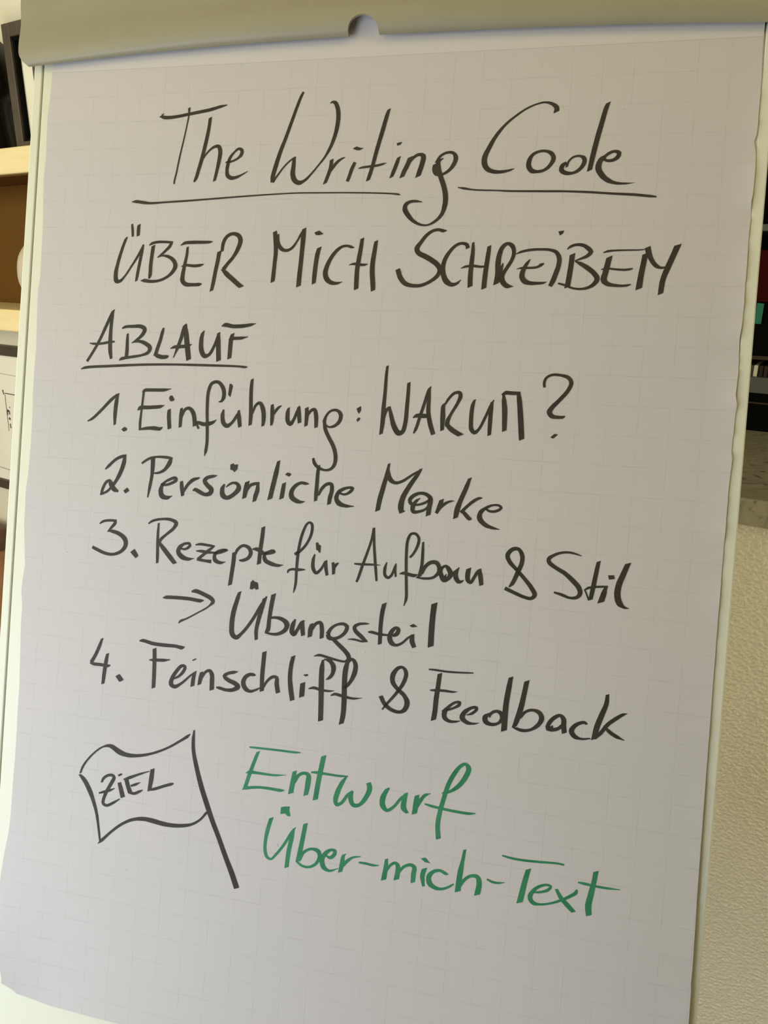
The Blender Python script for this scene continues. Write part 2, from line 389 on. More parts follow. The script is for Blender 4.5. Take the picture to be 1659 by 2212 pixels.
def interp(tab, x):
    if x <= tab[0][0]: return tab[0][1]
    for (a, p), (b, q) in zip(tab, tab[1:]):
        if x <= b: return p + (q - p)*(x - a)/(b - a)
    return tab[-1][1]
def sheet_mesh(name, parent, m, wf, dl=0.0, dr=0.0, v0=-46.0, NR=260, NC=150):
    vs, fs, uv = [], [], []
    for j in range(NR+1):
        for i in range(NC+1):
            t = i/NC
            t = 1 - (1-t)**1.25 if t > 0 else 0
            vb = interp(BOTTOM, 16 + 630*t if t > 0.02 else 10 + 630*t)
            v = v0 + (vb - v0)*j/NR
            a = interp(LEFT, v) + dl; b = interp(RIGHT, v) + (dr(v) if callable(dr) else dr)
            u = a + (b - a)*t
            vs.append(bd(u, v, wf(u, v))); uv.append((u*0.001, v*0.001))
    for j in range(NR):
        for i in range(NC):
            a = j*(NC+1)+i
            fs.append([a, a+NC+1, a+NC+2, a+1])
    return mesh_obj(name, vs, fs, m, parent, smooth=True, origin=bd(0, 0, 0), uvs=uv)
pad = empty('flip_chart_pad', bd(315, 930, 1), 'squared paper pad on the flip chart, covered in black and green marker handwriting', 'paper pad')
top = sheet_mesh('top_sheet', pad, M['paper'], sheet_shape)
sheet_mesh('under_sheet', pad, M['plain_paper'], lambda u, v: sheet_w(u, v)*0.62 - 0.25, 0.8,
           lambda v: 0.5 + 0.8*math.sin(v*0.021) + 0.5*math.sin(v*0.083+1), NR=120, NC=50)

def catmull(pts, step=1.3):
    out = []
    for i in range(len(pts)-1):
        p1, p2 = pts[i], pts[i+1]
        p0 = pts[i-1] if i > 0 else tuple(2*a-b for a, b in zip(p1, p2))
        p3 = pts[i+2] if i+2 < len(pts) else tuple(2*b-a for a, b in zip(p1, p2))
        # centripetal tangents
        def dd(a, b): return max(1e-3, math.hypot(a[0]-b[0], a[1]-b[1])**0.5)
        d0, d1, d2 = dd(p0, p1), dd(p1, p2), dd(p2, p3)
        L = math.hypot(p2[0]-p1[0], p2[1]-p1[1]); k = max(2, int(L/step))
        m1 = [d1*((p1[c]-p0[c])/d0 - (p2[c]-p0[c])/(d0+d1) + (p2[c]-p1[c])/d1) for c in (0, 1)]
        m2 = [d1*((p2[c]-p1[c])/d1 - (p3[c]-p1[c])/(d1+d2) + (p3[c]-p2[c])/d2) for c in (0, 1)]
        for j in range(k):
            t = j/k; h00 = 2*t**3-3*t*t+1; h10 = t**3-2*t*t+t; h01 = -2*t**3+3*t*t; h11 = t**3-t*t
            x = h00*p1[0]+h10*m1[0]+h01*p2[0]+h11*m2[0]; y = h00*p1[1]+h10*m1[1]+h01*p2[1]+h11*m2[1]
            ts = t*t*(3-2*t); out.append((x, y, p1[2]*(1-ts)+p2[2]*ts))
    out.append(pts[-1]); return out
NIB = (math.cos(math.radians(24)), -math.sin(math.radians(24)))   # the chisel tip's edge on the paper
def ribbon(mb, pts, lift):
    sp = catmull(pts); i0 = len(mb.v); n = len(sp)
    for i, (x, y, w) in enumerate(sp):
        a = sp[max(i-1, 0)]; b = sp[min(i+1, n-1)]
        tx, ty = b[0]-a[0], b[1]-a[1]; L = math.hypot(tx, ty) or 1; tx /= L; ty /= L
        nx, ny = -ty, tx; ex, ey = nx*w/2, ny*w/2
        if i in (0, n-1) and w > 1.6:
            s = NIB[0]*nx + NIB[1]*ny
            if abs(s) > 0.72:
                sg = 1 if s > 0 else -1
                ex, ey = NIB[0]*sg*(w/2)/abs(s), NIB[1]*sg*(w/2)/abs(s)
        for sgn in (1, -1):
            u, v = x+sgn*ex, y+sgn*ey
            mb.v.append(bd(u, v, sheet_w(u, v) + lift))
        if i: k = i0+2*i; mb.f.append([k-2, k-1, k+1, k])
def blob(mb, pts, lift):
    i0 = len(mb.v)
    for (u, v) in pts: mb.v.append(bd(u, v, sheet_w(u, v) + lift))
    mb.f.append([i0+i for i in range(len(pts))])
WRITING = """
#title The
116.6 46.1 2.5,120.5 47.6 3.4,126.5 47.8 3.2,136.0 46.9 2.9,145.3 45.4 2.9,155.8 43.8 3.1,167.4 41.9 3.1,176.5 39.6 2.7,183.7 38.1 1.1
120.2 43.9 0.3,118.0 45.4 1.6,120.0 47.2 2.3
145.6 39.4 2.5,145.7 43.5 1.8,145.5 47.8 1.4,143.9 58.5 1.2,141.4 72.5 1.4,138.8 86.5 1.5,136.8 99.5 1.6,135.3 107.1 1.6,135.1 110.3 1.4
167.6 49.2 3.1,167.2 56.0 3.1,166.1 64.6 3.4,164.0 76.3 3.6,161.6 88.1 3.6,159.4 96.7 3.4,157.3 104.7 3.2,155.3 108.7 1.8
159.4 96.7 1.4,163.6 86.5 1.3,168.9 79.7 1.8,174.0 76.4 2.5,177.8 76.2 3.6,179.8 80.5 4.0,179.1 90.6 3.6,177.2 101.3 2.9,175.9 108.2 2.7
185.8 91.3 0.7,187.8 91.0 2.2,191.8 90.4 1.8,197.3 88.0 2.0,201.1 84.2 3.1,201.4 80.4 3.3,198.4 78.8 2.4,194.0 81.9 1.8,190.1 87.1 2.7,188.3 93.5 3.3,187.8 98.8 3.1,188.8 103.4 3.8,192.3 105.6 3.8,197.4 105.1 2.7,203.5 102.5 1.5,208.5 99.7 0.6
#title Writing
257.5 29.1 1.9,255.3 33.7 2.6,251.7 44.0 2.8,248.1 55.4 3.0,243.5 69.9 3.2,238.9 83.4 3.7,235.2 97.0 4.1,233.3 105.4 4.1,233.0 110.2 2.8
233.2 109.9 3.3,237.2 105.0 1.7,243.3 96.7 1.5,249.0 91.0 1.5,252.7 88.5 1.7,254.5 87.4 0.6
252.9 88.5 3.0,252.7 96.3 3.9,252.4 102.6 4.5,254.4 108.4 4.7,258.8 111.1 4.1,264.2 109.1 2.4,270.3 103.1 1.7,276.4 95.6 1.5,281.4 89.1 1.9,286.2 80.4 2.8,289.8 70.2 3.4,291.7 59.9 3.8,291.9 50.6 4.0,290.4 43.8 3.8,288.1 39.9 3.4,285.3 39.2 1.9,283.6 40.5 0.6
288.6 90.6 3.2,288.0 98.1 3.2,286.3 104.3 3.2,283.5 112.3 2.8
286.7 103.7 1.5,290.6 97.1 2.8,294.6 92.5 2.5,298.7 89.8 1.5,301.0 89.0 0.5
310.5 93.6 2.7,308.0 99.5 3.2,305.9 106.7 3.0,304.5 110.6 2.7
308.0 81.5 0.6,311.0 81.2 3.2,313.7 81.9 2.5,317.2 81.2 0.3
338.4 47.4 2.5,336.6 54.1 3.5,333.8 66.3 3.7,330.2 81.5 3.5,327.2 95.7 3.3,324.7 105.9 3.3,323.3 110.3 2.7
314.1 99.3 0.8,317.6 98.4 1.9,323.9 97.7 2.1,331.3 96.9 2.1,335.5 95.9 1.9,339.4 94.8 0.5
350.5 89.7 2.7,348.6 96.2 3.5,346.2 103.3 3.3,344.6 107.8 2.7
347.8 78.7 2.1,350.1 78.1 2.5,352.3 76.8 0.4
360.7 90.1 3.7,358.8 96.4 4.1,356.1 102.4 3.9,354.2 107.7 3.5
358.6 97.4 2.1,363.8 90.4 2.5,368.8 88.0 2.7,372.2 89.4 4.3,371.8 95.6 4.3,369.9 102.7 4.3,368.7 107.5 4.1
384.1 95.9 2.6,387.5 89.9 2.2,392.9 87.0 2.2,398.5 87.4 2.6,401.1 91.4 4.0,399.7 97.2 3.6,395.6 102.6 2.6,390.2 105.6 2.2,385.0 104.8 4.5,382.9 101.4 3.9,383.6 96.4 3.7
390.2 91.8 0.8,386.8 94.1 2.6,386.3 100.0 4.5,389.1 108.1 4.3,392.3 116.1 4.3,394.4 124.2 4.5,394.5 132.2 4.3,392.3 140.3 3.2,387.1 146.3 2.4,380.1 149.8 1.6,373.9 149.3 2.0,367.5 146.2 2.9,362.4 141.1 4.1,359.2 136.0 4.3,359.6 131.9 3.5,363.1 129.4 2.7,368.2 128.8 2.3,374.0 129.5 0.8
#title Code
483.9 55.1 4.4,484.0 51.5 4.1,479.9 48.0 2.7,474.0 46.5 1.7,467.3 47.7 1.4,458.8 51.3 1.6,450.5 56.9 1.8,442.2 64.0 2.2,434.9 73.2 3.0,429.7 83.0 3.8,426.2 91.8 4.6,426.4 97.3 4.8,429.1 101.8 4.2,434.3 104.1 3.4,441.2 104.5 2.8,448.1 103.3 2.0,452.1 101.9 0.6
471.6 104.9 2.5,467.2 104.2 4.1,464.3 100.5 4.3,464.3 95.6 3.9,466.7 90.7 2.7,471.3 88.1 2.3,477.6 87.6 2.3,482.6 89.9 3.5,484.5 93.9 3.9,482.0 99.7 3.1,476.9 103.9 2.5,471.1 105.0 2.5
495.9 101.6 1.9,497.0 97.2 1.7,500.5 93.4 1.7,506.1 92.4 1.9,509.8 94.6 3.6,509.9 98.5 3.6,506.5 103.7 2.9,501.5 106.5 2.3,495.3 106.4 3.5,491.8 104.1 4.1,492.3 100.3 3.7,495.6 97.7 2.3
526.1 48.5 2.8,524.3 53.7 3.8,522.1 64.1 4.0,519.3 77.5 4.2,516.9 90.9 4.2,514.8 104.9 3.8
526.9 93.1 2.8,523.4 96.1 4.2,521.8 102.6 4.9,524.8 108.4 4.7,529.8 112.8 4.0,536.0 115.3 2.6,543.5 116.0 1.7,551.8 115.4 0.3
525.1 94.9 2.3,528.6 91.4 2.5,533.6 89.2 2.3,537.7 90.6 3.6,536.7 94.1 3.4,532.7 96.6 2.6,528.1 96.7 2.3,525.2 95.1 2.3
#underline
92.3 126.7 0.9,97.1 126.4 3.0,104.5 127.4 3.0,111.8 128.1 2.3,126.2 127.4 1.8,150.0 126.2 1.8,179.2 124.4 1.6,207.9 122.6 1.5,236.1 121.1 1.3,258.4 120.3 1.3,281.4 120.4 1.3,298.9 120.5 1.3,331.0 121.2 1.3,346.9 122.0 1.4,352.1 122.6 1.7,354.1 123.1 0.6
#underline
404.8 117.3 0.8,410.4 118.2 2.0,418.6 119.5 1.4,439.5 120.4 1.3,447.5 120.9 1.6,476.8 121.5 1.8,496.1 121.8 1.7,515.1 122.7 1.9,534.0 124.1 1.9,552.6 125.3 2.3,564.6 126.6 2.2,570.1 127.2 1.3
#heading ÜBER
89.8 160.0 1.2,88.1 163.0 2.6,84.6 173.5 3.0,81.7 184.6 3.3,80.0 195.7 4.2,81.3 202.1 4.7,84.8 202.3 3.0,90.0 197.2 1.9,95.5 188.9 1.9,102.1 178.4 2.3,107.2 167.9 1.6
107.4 167.1 1.6,106.3 173.4 3.0,104.6 184.4 3.0,103.0 195.5 3.0,102.1 202.1 2.3
94.0 147.7 1.9,95.0 153.6 2.6,95.6 159.7 2.3
101.4 148.2 3.0,101.1 153.6 3.5,101.2 159.1 3.2
117.8 168.1 3.5,117.1 175.6 3.5,116.3 186.6 3.5,116.2 196.4 3.5,115.3 199.5 1.6
113.5 167.9 1.2,117.0 165.9 2.5,122.9 164.8 2.5,131.4 164.8 2.3,137.6 165.3 2.3
136.7 164.8 2.3,135.2 168.4 3.0,130.7 173.1 2.5,126.2 177.2 2.1,122.8 179.5 0.9
122.8 179.5 0.7,127.5 177.7 1.6,134.7 178.8 3.0,140.4 183.1 3.9,141.9 187.5 4.3,139.4 192.9 3.4,133.7 197.9 2.5,125.6 201.3 2.5,117.2 202.1 3.0,111.1 201.4 3.5,107.0 201.5 0.9
146.1 167.9 0.9,150.5 165.7 2.9,158.7 165.1 3.2,170.5 165.0 2.9,175.1 164.8 2.5,178.2 164.4 0.7
153.3 169.3 2.3,153.0 176.5 2.7,151.4 186.3 3.2,150.2 195.0 3.9,150.2 201.0 4.5,153.5 204.2 4.1,160.4 204.7 3.2,167.4 204.3 3.2,170.0 203.7 0.9
148.3 187.6 1.1,153.2 186.5 2.5,161.5 187.1 2.9,167.3 186.4 2.7,170.8 185.3 0.7
185.7 173.2 4.0,184.7 181.8 3.8,183.1 191.4 3.6,181.6 202.2 3.6,180.2 210.3 3.1
188.3 173.7 2.9,189.1 165.6 3.3,192.2 159.7 3.1,197.8 157.1 3.1,203.6 158.7 4.0,205.9 162.9 4.4,204.4 169.9 4.0,199.9 178.5 3.1,194.6 184.9 3.1,190.7 190.3 3.8
189.7 189.8 2.9,194.7 194.6 4.5,200.8 199.3 4.4,206.9 204.1 4.4,210.2 206.2 4.0
#heading MICH
239.1 155.0 3.9,240.5 163.5 4.4,241.3 174.0 3.9,240.9 184.6 3.7,240.5 195.2 3.9,240.1 201.3 3.7
242.3 157.7 2.2,243.1 164.5 2.6,245.8 170.3 3.7,251.0 172.4 2.8,256.4 170.3 2.4,261.4 163.4 1.9,265.3 156.1 2.2,268.8 152.1 0.9
267.1 152.4 3.7,266.8 161.3 4.5,266.5 171.8 4.1,266.1 184.4 4.1,265.6 194.9 4.3,265.4 205.0 4.3
282.8 169.5 3.6,281.3 176.0 4.1,280.3 186.4 4.1,279.9 194.8 4.1,279.7 202.3 3.6
P277.0 156.1,281.5 154.3,285.8 157.4,282.0 158.5,278.7 158.4
315.4 169.6 0.6,312.6 169.1 2.5,309.3 168.1 2.3,304.5 168.6 2.3,299.4 172.2 3.0,294.4 179.0 3.4,291.2 186.3 4.0,290.0 192.6 4.5,291.7 197.8 4.7,296.1 201.1 3.8,301.5 201.6 2.5,306.6 200.2 0.5
322.3 161.3 3.1,321.6 169.6 3.6,320.4 179.9 4.0,319.5 189.2 4.0,319.6 198.5 4.2,319.8 206.8 4.0
311.7 185.1 0.6,316.4 184.1 2.3,321.9 184.8 2.5,326.1 184.8 2.1,328.9 184.2 0.6
335.2 163.6 3.1,334.3 172.6 3.8,333.4 182.9 4.2,333.5 191.1 4.4,334.7 200.4 4.4,335.5 207.8 4.0
#heading SCHREIBEN
397.9 154.5 0.6,394.8 154.8 3.0,390.7 153.8 2.6,385.6 154.8 2.6,380.7 158.3 2.9,376.0 164.4 3.3,372.5 170.5 4.5,374.1 174.0 4.3,380.1 177.0 4.5,386.5 180.5 4.5,391.9 184.5 4.5,394.3 188.6 4.3,392.6 193.6 3.5,386.8 198.7 2.9,378.8 202.4 2.9,370.6 202.8 3.3,364.2 201.0 4.1,359.6 196.0 4.5,356.5 188.4 4.3
417.3 170.1 3.4,416.5 167.0 3.2,411.9 165.6 2.4,407.0 167.4 2.6,402.2 172.4 3.0,398.6 178.5 3.6,396.9 185.5 3.9,397.6 192.6 4.5,400.6 198.6 4.9,405.4 201.5 3.6,409.9 200.5 2.4,413.4 197.2 0.6
421.7 164.8 2.0,422.0 172.3 3.2,421.7 180.3 3.8,421.4 188.3 4.0,421.4 196.3 4.2,421.8 203.3 4.2
412.5 187.4 0.6,416.4 185.8 2.0,423.4 185.1 2.4,430.5 185.8 2.0,436.4 184.4 0.6
435.9 167.8 3.2,435.3 176.3 3.8,434.5 186.2 4.0,434.0 195.2 4.2,433.7 204.7 4.2
444.0 200.6 4.4,444.9 192.1 4.6,444.4 183.2 4.6,445.1 175.2 4.2,447.3 168.8 3.6,451.3 165.8 2.8,455.4 167.8 3.7,457.3 173.2 3.3,455.8 180.1 3.0,451.9 187.1 3.0,448.9 193.0 3.6,449.3 198.0 4.6,453.1 201.9 4.2,459.0 202.4 0.5
448.6 182.6 1.0,447.9 186.1 2.4,446.5 193.1 3.4,444.5 200.0 3.4
458.9 174.8 0.6,463.2 172.9 2.0,470.8 171.2 2.2,479.5 170.7 2.1,487.3 171.1 2.3,492.7 173.1 3.1,495.5 177.9 3.9,495.5 183.8 3.9,493.5 191.6 4.1,491.6 197.5 4.1,489.6 201.8 3.3
471.4 179.2 0.8,468.8 183.0 2.7,466.1 188.9 3.9,465.5 193.9 4.5,468.0 197.8 4.5,473.0 199.4 3.3,478.8 199.4 2.5,483.6 199.1 1.9,486.4 198.2 0.6
460.6 187.5 0.6,465.2 186.5 1.8,472.0 186.4 2.0,477.8 185.7 2.0,481.0 183.7 2.7,483.3 182.5 1.0
P493.2 155.5,498.0 154.7,497.1 157.3,494.6 159.0
506.2 174.5 4.4,505.8 182.7 4.2,505.1 191.5 4.4,504.0 202.6 4.4
501.6 170.6 0.8,504.3 168.2 2.3,508.9 166.7 2.3,514.6 167.2 2.9,519.1 170.1 3.6,521.2 172.5 3.8,518.6 175.9 2.9,513.6 178.3 1.9,508.5 180.3 1.0
509.0 180.6 1.2,513.9 182.9 3.3,519.9 186.5 4.0,524.9 190.5 4.0,527.9 195.1 4.4,525.6 199.5 3.4,521.1 202.5 2.5,514.6 203.8 1.9,507.8 203.0 1.7,502.0 200.8 1.9,496.1 199.2 1.4
536.5 176.6 4.4,535.5 182.5 4.6,534.1 190.3 4.7,533.3 196.1 5.1,536.3 199.1 3.8,541.5 200.3 2.7,548.1 200.7 2.1,552.7 200.2 1.9,555.4 199.3 0.6
530.5 187.4 0.6,534.0 186.4 1.7,542.4 187.1 1.7,549.9 187.4 1.9,553.5 186.9 1.9,556.0 186.2 0.8
531.1 173.4 0.6,534.7 172.1 1.9,541.2 171.4 1.5,550.5 171.1 1.3,559.7 170.9 1.1,564.2 170.5 0.7
564.9 173.9 4.3,564.1 181.4 4.3,563.0 190.0 4.5,561.8 203.2 4.9
566.3 168.5 4.7,567.7 173.7 4.5,570.4 179.4 3.7,573.9 183.7 3.4,578.1 185.5 2.0,582.6 184.6 1.1
589.8 167.0 4.8,587.2 174.6 4.6,583.5 185.0 4.6,580.7 193.6 4.3,579.8 199.3 4.3,579.3 207.1 4.1
#agenda ABLAUF
81.6 229.4 0.5,79.5 231.7 2.6,74.7 242.4 3.1,67.2 259.3 2.8,61.6 269.6 2.6,55.1 280.1 2.6
80.3 230.6 1.6,79.1 237.9 3.3,78.6 249.0 3.5,78.7 260.1 4.0,79.3 269.0 4.0,80.9 276.8 2.8
56.7 262.4 0.9,61.2 262.9 2.1,69.9 262.4 2.4,78.5 260.7 2.6,83.6 260.2 1.6
96.8 252.2 2.1,96.9 259.6 3.0,97.2 268.5 3.5,96.8 275.7 3.5
90.5 247.6 1.2,93.5 245.9 2.6,102.0 245.1 3.0,110.6 245.1 3.7,114.4 247.5 4.2,112.9 252.0 3.5,107.8 257.1 2.6,101.7 261.1 0.9
101.7 260.8 0.9,107.9 259.1 2.6,115.3 260.7 3.7,121.1 265.0 4.2,119.6 269.4 3.2,112.5 272.4 2.3,101.7 274.4 2.6,92.0 276.4 3.0,89.4 278.0 0.6
134.2 245.8 1.6,133.2 249.3 3.0,131.4 257.5 3.2,129.0 265.3 3.4,127.3 271.9 3.5
126.0 271.1 1.6,129.5 272.4 4.1,134.4 273.4 3.9,139.1 272.9 3.4,141.2 272.1 0.7
157.4 241.4 0.9,155.6 244.3 3.6,152.8 254.8 3.4,150.3 262.5 3.2,146.1 273.5 0.9
156.6 242.7 2.5,157.9 252.4 5.0,159.7 263.3 5.2,161.9 275.2 5.0
142.4 265.1 0.9,146.8 263.4 3.0,152.8 262.9 3.4,159.8 262.2 3.2,164.2 260.4 0.7
176.0 247.4 0.7,174.3 250.4 3.2,173.4 257.4 4.3,174.3 266.1 4.7,177.5 270.9 4.5,182.1 269.6 2.9,186.8 261.4 2.7,190.2 251.6 2.7,191.7 248.3 0.9
190.3 248.9 2.7,190.6 257.0 4.5,192.2 275.2 4.5
193.0 242.7 1.1,197.0 241.5 4.0,204.0 242.6 3.6,213.2 242.2 3.5,221.1 240.9 2.9,226.9 239.4 0.5
204.5 249.3 3.1,203.2 255.5 4.0,202.9 264.1 4.0,202.7 272.7 3.8
200.9 255.1 1.1,206.0 253.8 3.1,212.8 253.3 2.9,219.8 251.9 0.7
#underline
49.3 287.7 1.2,54.0 286.1 2.6,81.3 283.7 2.6,118.0 281.1 2.3,148.0 280.0 2.1,177.6 279.6 2.3,212.4 279.5 2.0,218.2 279.9 2.4,221.2 279.8 0.9
#intro 1.
59.9 337.9 1.2,65.0 335.0 2.6,74.4 326.1 2.8,83.7 316.2 3.1,89.5 311.5 2.6,92.1 309.7 0.9
90.5 311.1 2.6,89.4 318.8 4.0,88.9 328.8 3.8,89.1 340.0 2.3
P96.5 344.0,99.7 341.4,102.6 342.6,102.4 344.6,99.4 346.1
#intro Einführung
117.7 307.0 2.3,117.1 316.4 2.1,116.4 327.5 2.1,115.9 336.4 2.6,116.1 343.2 2.3
116.3 307.8 1.2,118.5 305.7 3.2,127.0 304.9 3.2,137.8 304.5 3.2,146.3 303.0 0.6
112.6 324.9 0.9,114.9 322.6 3.9,125.7 321.5 3.5,135.3 320.4 3.4,140.0 318.9 0.7
115.1 343.1 1.9,124.7 341.4 3.2,132.0 341.1 3.9,136.8 341.4 3.4,139.6 339.6 0.9
145.3 322.4 3.2,145.4 329.4 3.9,146.9 340.9 3.7
P144.3 311.9,145.6 309.4,147.7 309.3,150.2 313.3,148.1 314.8,145.7 314.6
157.9 320.6 2.5,157.7 327.7 3.4,157.7 338.8 3.0
158.3 329.8 1.8,161.7 321.8 2.7,165.8 320.5 3.2,169.6 323.8 4.1,171.8 330.3 4.1,172.3 337.0 3.4
195.0 313.1 0.7,197.5 312.6 2.2,199.8 308.4 3.6,198.6 300.3 3.8,193.3 294.8 3.1,187.2 296.1 2.9,184.2 303.6 3.1,183.9 318.8 2.9,185.1 335.0 2.9,186.0 351.3 2.9,185.4 358.9 2.9,184.4 364.4 0.7
172.9 336.7 0.9,175.0 333.6 3.2,181.6 334.7 3.8,187.4 333.8 3.8,190.8 332.4 2.9,194.3 329.7 0.4
174.5 335.0 2.0,176.6 339.3 2.3
200.6 320.0 1.6,199.8 325.6 3.8,201.3 332.6 4.2,204.9 335.1 4.0,209.3 332.2 2.7,213.5 326.0 2.7,216.3 320.0 1.1
215.6 320.0 2.2,216.4 327.0 4.0,217.9 335.5 3.5
P204.8 295.9,206.8 296.0,208.2 297.9,206.4 308.3,204.0 306.0
226.9 290.6 2.6,226.5 297.6 3.3,227.0 311.5 3.5,227.8 322.1 3.8,227.7 333.4 3.1
229.4 322.6 1.5,232.1 314.6 2.4,235.9 312.3 3.1,239.1 317.3 4.2,240.6 325.8 4.0,240.2 333.5 2.6
248.0 313.2 2.6,248.5 319.0 3.7,248.8 326.4 3.5,248.5 332.4 2.2
249.5 323.7 1.3,252.6 317.7 2.6,255.2 315.0 2.0,257.3 313.7 0.4
264.2 315.3 2.0,263.5 320.4 3.9,264.2 327.8 4.1,266.7 330.3 3.9,269.5 326.5 2.8,272.3 318.9 2.6,274.4 313.3 1.3
273.6 314.1 3.2,274.3 319.9 3.9,275.6 328.8 3.5
281.4 314.5 3.4,281.9 321.6 3.7,281.7 331.4 3.0
283.0 321.6 1.7,285.5 317.2 2.6,288.7 315.8 3.2,290.7 321.2 3.9,291.5 332.2 3.2
298.9 326.0 3.2,300.5 320.7 2.1,304.6 316.3 2.1,309.9 315.6 2.6,313.7 319.0 3.6,313.3 324.8 3.4,308.8 329.7 2.6,303.5 331.0 1.7,300.3 329.1 1.7
298.9 326.0 3.0,300.4 333.3 3.4,304.2 340.4 3.4,309.1 348.5 3.6,311.7 356.8 3.6,311.3 364.1 3.2,308.4 368.5 2.6,303.1 370.1 2.1,296.3 368.2 2.8,292.2 364.2 3.0,290.8 359.9 2.1
P328.1 313.1,332.2 310.7,332.3 314.5,330.8 317.9,329.4 316.2
P328.7 323.3,330.3 321.1,332.2 321.3,331.9 322.9,329.9 325.0
#intro WARUM?
353.7 273.9 2.1,353.3 282.1 2.7,353.2 298.6 3.1,352.8 313.0 3.8,352.9 323.3 4.0,352.1 334.9 3.1
353.8 322.2 1.7,355.3 313.9 2.9,357.8 310.9 2.3,359.3 310.0 0.8
358.1 310.7 2.5,360.5 318.8 3.7,363.8 327.9 4.6,368.0 333.0 5.0,371.4 331.8 3.7,373.4 324.3 3.7,373.9 310.0 3.5,374.1 297.7 3.1,374.1 288.0 2.9
394.2 290.7 0.8,392.4 293.9 2.7,389.2 306.2 2.7,385.9 318.6 2.7,383.5 327.9 2.7,381.5 332.6 1.4
392.9 291.8 2.2,393.0 302.0 3.3,393.3 313.1 3.7,395.6 323.2 4.1,399.1 332.7 3.9
380.0 318.9 0.8,383.2 316.9 3.5,389.4 316.8 3.9,394.8 316.3 3.3
407.8 304.5 0.8,406.2 307.5 3.5,406.4 316.6 4.3,406.6 328.7 3.1
407.6 305.9 1.6,410.8 300.2 2.2,415.5 295.4 2.4,419.8 295.2 3.2,420.6 298.2 3.6,418.2 304.9 2.6,413.8 313.2 2.4,410.8 320.4 3.7,410.8 323.9 3.9
410.3 323.3 3.5,414.9 327.5 4.3,420.2 330.5 4.2,423.5 332.1 4.0
433.3 300.4 1.8,431.7 306.3 3.4,431.3 317.4 3.6,432.2 326.4 3.8,435.0 329.0 3.6,438.5 326.0 2.4,443.2 315.8 2.4,447.4 304.6 2.2,449.8 300.0 0.8
448.3 301.5 2.6,447.8 309.5 3.6,447.8 320.5 3.6,447.9 330.8 3.0
457.6 294.9 2.0,458.5 301.1 4.0,459.5 308.0 4.6,460.1 317.9 4.2,460.5 326.4 3.8
456.1 295.4 1.4,459.5 293.5 3.4,465.4 293.6 3.2,471.7 293.3 2.8
470.0 292.6 3.2,471.7 301.5 4.3,473.6 315.3 4.7,474.8 325.1 4.7,475.7 333.0 4.5
491.7 287.5 2.1,491.0 283.8 2.3,492.6 279.3 2.1,497.2 276.7 2.1,503.9 276.7 2.3,510.8 278.6 3.1,513.4 282.5 3.5,511.5 288.9 3.3,504.6 298.0 3.3,499.3 304.1 3.7,497.2 308.2 4.5,499.3 311.5 3.9,503.7 312.3 2.9,508.5 312.1 2.5,510.5 311.0 0.8
P499.6 329.5,502.9 326.4,505.8 326.8,502.0 330.6
#brand 2.
82.2 383.4 1.2,85.7 379.8 2.8,92.7 373.2 2.8,98.6 370.1 3.0,103.7 368.6 2.1
102.2 368.7 3.0,101.5 376.0 4.2,98.2 386.3 4.0,93.3 395.5 3.1,86.4 403.8 2.4,80.8 407.1 2.1,78.4 408.3 0.7
79.6 407.7 2.4,80.7 402.5 2.8,84.1 395.6 2.8,87.5 393.9 3.1,89.4 397.1 5.2,93.1 402.0 4.7,97.6 403.6 2.1
P102.8 402.7,106.9 399.3,109.3 402.2,105.5 405.2
#brand Persönliche
131.8 369.2 4.4,132.1 376.3 4.2,131.7 387.4 3.2,130.5 396.3 3.0,128.9 407.3 1.4
120.5 375.4 1.9,123.4 373.0 2.3,129.2 369.7 2.5,136.3 368.1 2.1,146.0 368.0 2.8,151.3 368.5 2.3
150.5 368.4 3.0,149.3 373.0 4.4,144.4 380.0 3.0,138.6 383.1 2.3,132.6 383.8 1.2
141.8 393.6 1.8,146.6 394.1 2.3,152.5 392.1 2.7,157.3 388.8 3.2,156.3 386.9 3.2,152.2 387.9 2.7,146.4 391.1 2.3,143.3 394.6 3.2,142.0 400.0 4.4,143.8 404.8 5.1,148.7 406.1 3.9,154.3 403.9 0.6
162.7 389.5 3.0,163.5 395.2 3.9,165.0 403.3 3.2
165.6 399.4 2.0,169.2 392.6 3.0,174.8 387.3 3.4,179.4 385.6 2.0,181.4 384.7 0.5
198.5 381.9 0.7,194.4 382.8 2.9,188.7 384.5 3.4,186.3 387.6 4.1,189.2 391.5 4.1,193.6 395.3 4.7,192.6 398.8 4.3,187.5 400.3 3.4,181.4 398.1 3.8,177.2 396.4 3.4,175.0 397.7 1.1
206.5 389.3 1.6,204.5 394.0 4.0,205.5 399.9 4.9,209.8 401.9 3.8,216.4 398.0 3.8,220.8 392.3 4.7,219.2 388.3 3.1,214.5 387.6 2.2,210.6 389.8 1.8,208.1 392.1 0.7
P211.0 370.8,214.1 369.3,215.0 370.7,218.5 370.1,218.2 374.5,215.6 377.6,213.6 375.8,211.3 375.5
228.9 385.3 4.0,228.0 391.8 4.7,226.8 401.1 3.8
228.8 394.5 1.8,232.4 388.5 2.9,236.3 387.0 2.9,240.9 385.8 1.8
239.4 385.9 2.6,239.2 393.2 4.2,237.9 397.6 4.2,236.9 403.4 3.3
258.1 364.4 2.8,256.3 376.0 4.4,253.9 389.0 4.4,251.9 400.3 4.2
264.8 384.2 3.3,264.1 390.4 3.9,263.1 399.0 3.9
P265.0 376.5,267.4 374.5,270.3 375.1,270.9 376.7,268.8 378.2
288.4 383.6 0.9,285.3 383.4 2.8,280.9 383.1 2.6,275.5 386.4 3.3,272.4 391.9 4.1,273.0 396.7 4.8,277.6 399.8 4.1,282.1 400.6 2.6,285.8 399.7 0.5
